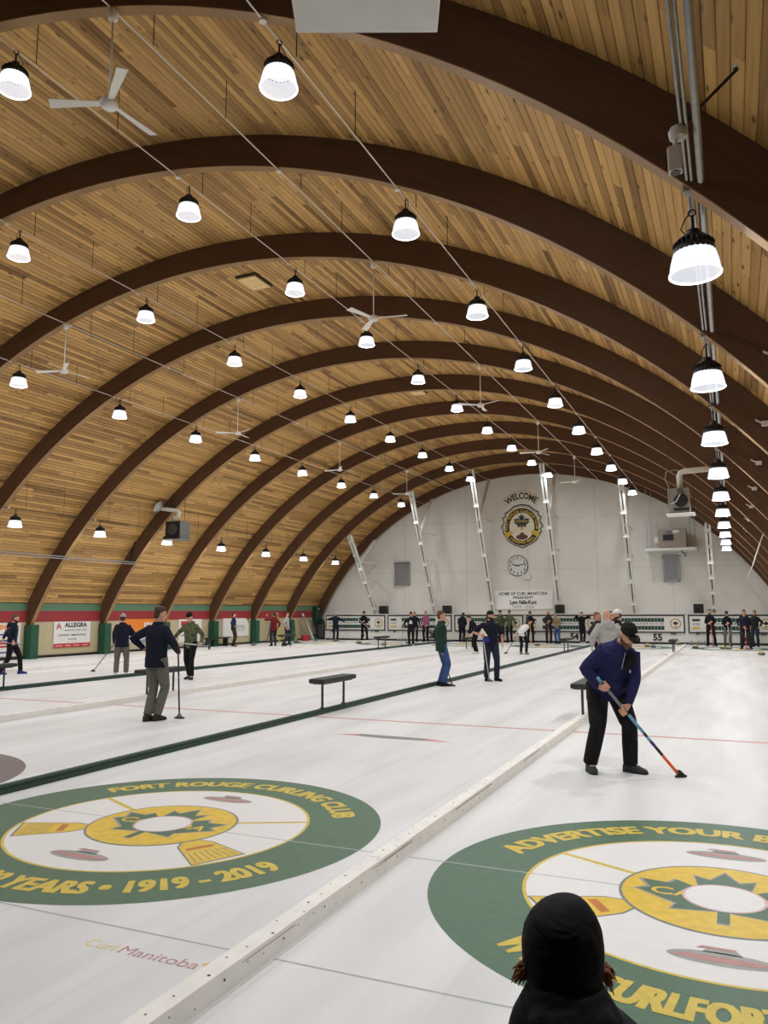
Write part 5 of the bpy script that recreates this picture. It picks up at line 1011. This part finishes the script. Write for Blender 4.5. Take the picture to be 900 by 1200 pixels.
# --- far middle
person('person in navy jacket stooping before the third scoreboard', -14.55, 43.9, 160, 1.78, 'navy', 'black', 'black', (30, 26, 26), None, None, 0, 0.015, lean=24, head=(0, 20), hl=L(0.1, -0.3, 0.85), hr=L(-0.1, -0.3, 0.85), long_hair=True, build=1.1)
person('person in black with white-soled shoes hidden behind the bearded man', -10.0, 32.1, -70, 1.68, 'black', 'black', 'white', (30, 26, 26), None, None, 0, 0.014, lean=26, head=(0, 14), hl=L(0.1, -0.4, 0.8), hr=L(-0.1, -0.4, 0.8))
person('person in olive jacket standing under the banner, left of the two', -12.25, 44.0, 40, 1.82, 'olive', 'black', 'red', (40, 30, 26), ('back', 'black'), None, 0, 0.015)
person('person in olive jacket standing under the banner, right of the two', -11.65, 43.75, -20, 1.82, 'olive', 'black', 'black', (60, 46, 36), ('ball', 'brown'), None, 0, 0.015)
person('person in olive jacket half hidden by the bearded man', -12.95, 44.1, 20, 1.78, 'olive', 'black', 'black', (50, 40, 34), None, None, 0, 0.015)
ws = (-8.83, 32.45, 0); wt = (-8.12, 31.85, 0.92)
wd_ = (Vector(wt)-Vector(ws)).normalized(); wg = lambda z: tuple(Vector(ws)+wd_*(z/wd_.z))
person('woman in white sweater and black leggings bending over her broom', -8.02, 32.25, 150, 1.68, 'white', 'black', 'tan', (50, 36, 28), None, None, 0, 0.012, lean=52, head=(0, -6), hl=W(*wg(0.66), axis=wd_), hr=W(*wg(0.82), axis=wd_), feet=((0.11, 0.05, 10), (-0.12, -0.02, -10)), pz=0.86, poff=(0, 0.12), long_hair=True, topname='sweater', build=0.95)
broom(wt, ws, 'dark broom of the woman in the white sweater', M_SHAFTB, None, (), 0.013, (1, 0.2, 0))
person('person in black holding a wooden broom below the fourth scoreboard', -10.5, 43.9, 5, 1.76, 'black', 'black', 'black', (40, 30, 26), ('ball', 'black'), None, 0, 0.015, hl=L(0.03, -0.24, 1.18, (0, 0, 1)), hr=L(-0.03, -0.24, 1.10, (0, 0, 1)), feet=((0.14, 0, 14), (-0.14, 0, -14)))
broom((-10.44, 43.62, 1.2), (-10.38, 43.55, 0), 'wooden yellow broom held below the fourth scoreboard', M_SHAFTY, M_SHAFTY, (), 0.016, None, True)
person('bearded person in charcoal with a red broom below the fourth scoreboard', -9.45, 43.8, 2, 1.80, 'charcoal', 'charcoal', 'black', (40, 30, 26), None, (60, 50, 44), 1, 0.015, bald=True, hl=L(0.03, -0.24, 1.2, (0, 0, 1)), hr=L(-0.03, -0.24, 1.12, (0, 0, 1)))
broom((-9.43, 43.53, 1.25), (-9.38, 43.45, 0), 'red-shafted broom leaning on the person in charcoal', M_SHAFTR, M_SHAFTR, (), 0.014)
person('person in tan and black vest and blue jeans leaning to the left', -8.85, 43.4, -35, 1.74, 'tan', 'denim', 'black', (150, 130, 110), None, None, 0, 0.015, lean=22, head=(0, 10), hl=L(0.1, -0.3, 1.0), hr=L(-0.1, -0.3, 1.05))
person('woman in black with both hands raised to her head', -7.65, 44.0, 20, 1.72, 'black', 'black', 'white', (24, 20, 20), None, None, 0, 0.015, long_hair=True, hl=L(0.14, -0.10, 1.60, None, (0.9, -0.3, 0)), hr=L(-0.14, -0.10, 1.60, None, (-0.9, -0.3, 0)), feet=((0.05, -0.08, 8), (-0.05, 0.08, -8)))
# --- group behind the sweeping man
person('bald man in pale grey hoodie seen from behind past the sweeping man', -2.62, 18.3, 195, 1.80, 'hoodie', 'darkdenim', 'black', None, None, None, 0, 0.011, hood=True, build=1.28, bald=True, topname='hoodie', head=(10, 6))
person('red-faced person left of the grey hoodie', -3.58, 23.0, 60, 1.74, 'charcoal', 'black', 'black', (120, 76, 52), None, None, 1, 0.012, hl='pocket', hr='pocket', build=0.9)
person('bearded man in white cap and black shirt facing left beside the grey hoodie', -2.55, 19.55, -75, 1.80, 'black', 'darkdenim', 'black', (50, 34, 28), ('ball', 'white'), (60, 36, 28), 0, 0.011, topname='shirt')
person('dark-haired person behind the grey hoodie and the white cap', -3.02, 21.6, 10, 1.77, 'black', 'black', 'black', (60, 30, 26), None, None, 1, 0.012)
# --- far right group
person('person in black with a red broom, leftmost of the group below the rightmost scoreboard', -1.12, 43.0, 2, 1.84, 'black', 'black', 'black', (60, 44, 34), None, (90, 66, 52), 0, 0.014, hl=L(0.03, -0.24, 1.16, (0, 0, 1)), hr=L(-0.03, -0.24, 1.08, (0, 0, 1)), feet=((0.20, 0, 16), (-0.14, 0, -14)))
broom((-1.08, 42.75, 1.2), (-1.02, 42.70, 0), 'red broom held by the leftmost player below the rightmost scoreboard', M_SHAFTR, M_SHAFTR, (), 0.015)
person('person in black jacket and blue-grey jeans with a black cap below the rightmost scoreboard', -0.34, 43.3, 4, 1.74, 'black', 'grey', 'black', (50, 40, 34), ('ball', 'black'), None, 0, 0.014, hl=L(0.04, -0.24, 1.16, (0, 0, 1)), hr=L(-0.02, -0.24, 1.10, (0, 0, 1)), feet=((0.12, 0, 12), (-0.14, 0, -14)))
broom((-0.32, 43.05, 1.2), (-0.26, 42.98, 0), 'blue and white broom held below the rightmost scoreboard', M_SHAFTW, M_SHAFTC, ((0.15, 0.40, M_SHAFTN),), 0.015)
person('broad person in navy jacket holding an orange broom, front of the right group', 0.43, 40.2, -4, 1.72, 'navy', 'charcoal', 'black', (120, 96, 80), None, None, 1, 0.013, hl=L(0.04, -0.28, 0.96, (0, 0, 1)), hr=L(0.02, -0.28, 1.04, (0, 0, 1)), build=1.2, feet=((0.22, 0, 20), (-0.18, 0, -16)), belly=0.03)
broom((0.44, 39.86, 1.05), (0.47, 39.8, 0), 'orange broom of the broad person in navy', M_SHAFTR, M_SHAFTO, ((0.6, 0.8, M_SHAFTW),), 0.016, None, True)
person('person in dark leather jacket and jeans, rightmost of the group', 0.92, 42.9, -14, 1.78, 'leather', 'darkdenim', 'black', (40, 32, 28), None, None, 0, 0.014, hl='pocket', hr='pocket')
person('person in dark clothes half hidden behind the broad person in navy', 0.46, 43.8, 6, 1.82, 'navy', 'charcoal', 'black', (50, 34, 28), None, None, 1, 0.014)

# ------------------------------------------------------------------ spectator in the foreground, seen from behind
kx, ky = -0.49, 2.34
sp_ = thing('person', 'spectator in black knit hat and dark hooded jacket seen from behind, bottom of the picture', 'person', (kx, ky, 0), CAM_YAW+math.radians(178))
KM = cloth('hat_black', (16, 17, 22)); KJ = cloth('hood_dark', (20, 22, 32)); KS = cloth('jacket_dark', (44, 47, 56)); M_FUR = mat('auburn_hair', srgb(140, 94, 62), 0.8, noise=0.4, nscale=80)
Xv, Yv, Zv = Vector((1, 0, 0)), Vector((0, 1, 0)), Vector((0, 0, 1)); bb = MB()
hz = 0.815
bb.loft([((0, f, hz+z), Xv, Yv, w_, d_) for z, w_, d_, f in ((-0.112, 0.03, 0.03, -0.055), (-0.07, 0.06, 0.066, -0.024), (-0.03, 0.068, 0.085, -0.006), (0.02, 0.074, 0.094, 0), (0.06, 0.070, 0.09, 0), (0.09, 0.05, 0.07, 0))], 16)
bb.loft([((0, -0.10, hz-0.01), Xv, Zv, 0.014, 0.012), ((0, -0.085, hz+0.03), Xv, Zv, 0.008, 0.01)], 8)
bb.tube([(0, 0.01, hz-0.24), (0, 0.0, hz-0.06)], 0.055, 12)
bb.loft([((0, 0.02, z), Xv, Yv, w_, d_) for z, w_, d_ in ((0.14, 0.15, 0.11), (0.36, 0.13, 0.09), (0.54, 0.14, 0.08), (0.62, 0.06, 0.05))], 14)
hands = MB()
for q in (-1, 1):
    hd_ = MB(); wr_ = hand_geo(hd_, Vector((q*0.10-0.05, -0.34, 0.41)), Vector((-q*0.4, -0.9, -0.1)), Vector((q*0.3, 0.1, 1)), Vector((q, 0, 0)), False, 0.95, 0.0092); bb.add(hd_.v, hd_.f)
    limb(bb, Vector((q*0.12-0.06, 0.02, 0.55)), Vector((q*0.19-0.05, -0.06, 0.33)), wr_, [0.05, 0.045, 0.038, 0.035, 0.026])
    limb(bb, Vector((q*0.09, 0.0, 0.19)), Vector((q*0.08, -0.38, 0.29)), Vector((q*0.09, -0.62, 0.08)), [0.07, 0.065, 0.05, 0.045, 0.035])
obj('body', remesh(bb, 0.009, 2), SKIN[0], sp_)
jb = MB()
jb.loft([((-0.05, 0.02+f, z), Xv, Yv, w_, d_) for z, w_, d_, f in ((0.11, 0.20, 0.15, 0), (0.25, 0.20, 0.15, 0), (0.45, 0.20, 0.14, 0.01), (0.55, 0.195, 0.125, 0.01), (0.615, 0.17, 0.11, 0.005), (0.655, 0.12, 0.095, 0), (0.68, 0.085, 0.08, 0))], 22)
for q in (-1, 1): limb(jb, Vector((q*0.135-0.06, 0.02, 0.565)), Vector((q*0.19-0.05, -0.06, 0.33)), Vector((q*0.12-0.05, -0.29, 0.41)), [0.085, 0.074, 0.066, 0.056, 0.046], 14)
obj('jacket', remesh(jb, 0.010, 4), KS, sp_)
tb = MB().loft([((0, 0, z), Xv, Yv, w_, d_) for z, w_, d_ in ((0.105, 0.17, 0.13), (0.26, 0.17, 0.13))], 16)
for q in (-1, 1): limb(tb, Vector((q*0.09, 0.0, 0.20)), Vector((q*0.08, -0.38, 0.29)), Vector((q*0.09, -0.62, 0.09)), [0.10, 0.09, 0.075, 0.068, 0.06], 12)
obj('trousers', remesh(tb, 0.012, 3), MATS['cloth_black'], sp_)
for q in (-1, 1): MB().loft([((q*0.09, -0.62-o, z), Xv, Zv, w_, h_) for o, z, w_, h_ in ((-0.08, 0.042, 0.02, 0.032), (-0.06, 0.052, 0.038, 0.05), (0.03, 0.052, 0.044, 0.05), (0.10, 0.036, 0.05, 0.034), (0.18, 0.026, 0.034, 0.022))], 14, 0.75).build('boot', M_BLACK, sp_, smooth=True)
# hat: knit dome, slightly folded on top
ht = MB().loft([((x_, f, hz+z), Xv, Yv, w_, d_) for z, w_, d_, f, x_ in ((-0.115, 0.088, 0.092, 0.012, 0.0), (-0.08, 0.104, 0.108, 0.010, 0.002), (-0.03, 0.113, 0.118, 0.004, 0.003), (0.02, 0.115, 0.122, 0.0, 0.002), (0.065, 0.108, 0.117, 0.0, 0.0), (0.10, 0.092, 0.102, 0.004, -0.002), (0.128, 0.068, 0.075, 0.006, -0.006), (0.143, 0.046, 0.050, 0.006, -0.012), (0.150, 0.022, 0.03, 0.006, -0.016))], 24)
obj('knit_hat', remesh(ht, 0.008, 3), KM, sp_)
# hood collar bunched round the neck
hd_ = MB().loft([((0, f, z), Xv, Yv, w_, d_) for z, w_, d_, f in ((0.62, 0.165, 0.12, 0.02), (0.665, 0.150, 0.128, 0.028), (0.71, 0.122, 0.124, 0.03), (0.745, 0.102, 0.115, 0.03), (0.765, 0.06, 0.09, 0.03))], 22)
hd_.ell((0, 0.115, 0.685), 0.12, 0.06, 0.055, 14, 8); obj('hood', remesh(hd_, 0.009, 3), KJ, sp_)
for q in (-1, 1):
    hb_ = MB(); rg = random.Random(5+q)
    for k in range(34):
        a_ = Vector((q*(0.090+rg.random()*0.02), -0.03+rg.random()*0.05, 0.752+rg.random()*0.03)); b_ = a_+Vector((q*(0.016+rg.random()*0.026), rg.uniform(-0.02, 0.02), -0.012-rg.random()*0.03))
        hb_.tube([a_, a_.lerp(b_, 0.5)+Vector((q*0.006, 0, 0.004)), b_], [0.0055, 0.004, 0.001], 5)
    hb_.build('hair_tuft', M_FUR, sp_)

bpy.data.scenes.remove(tmp_scene)
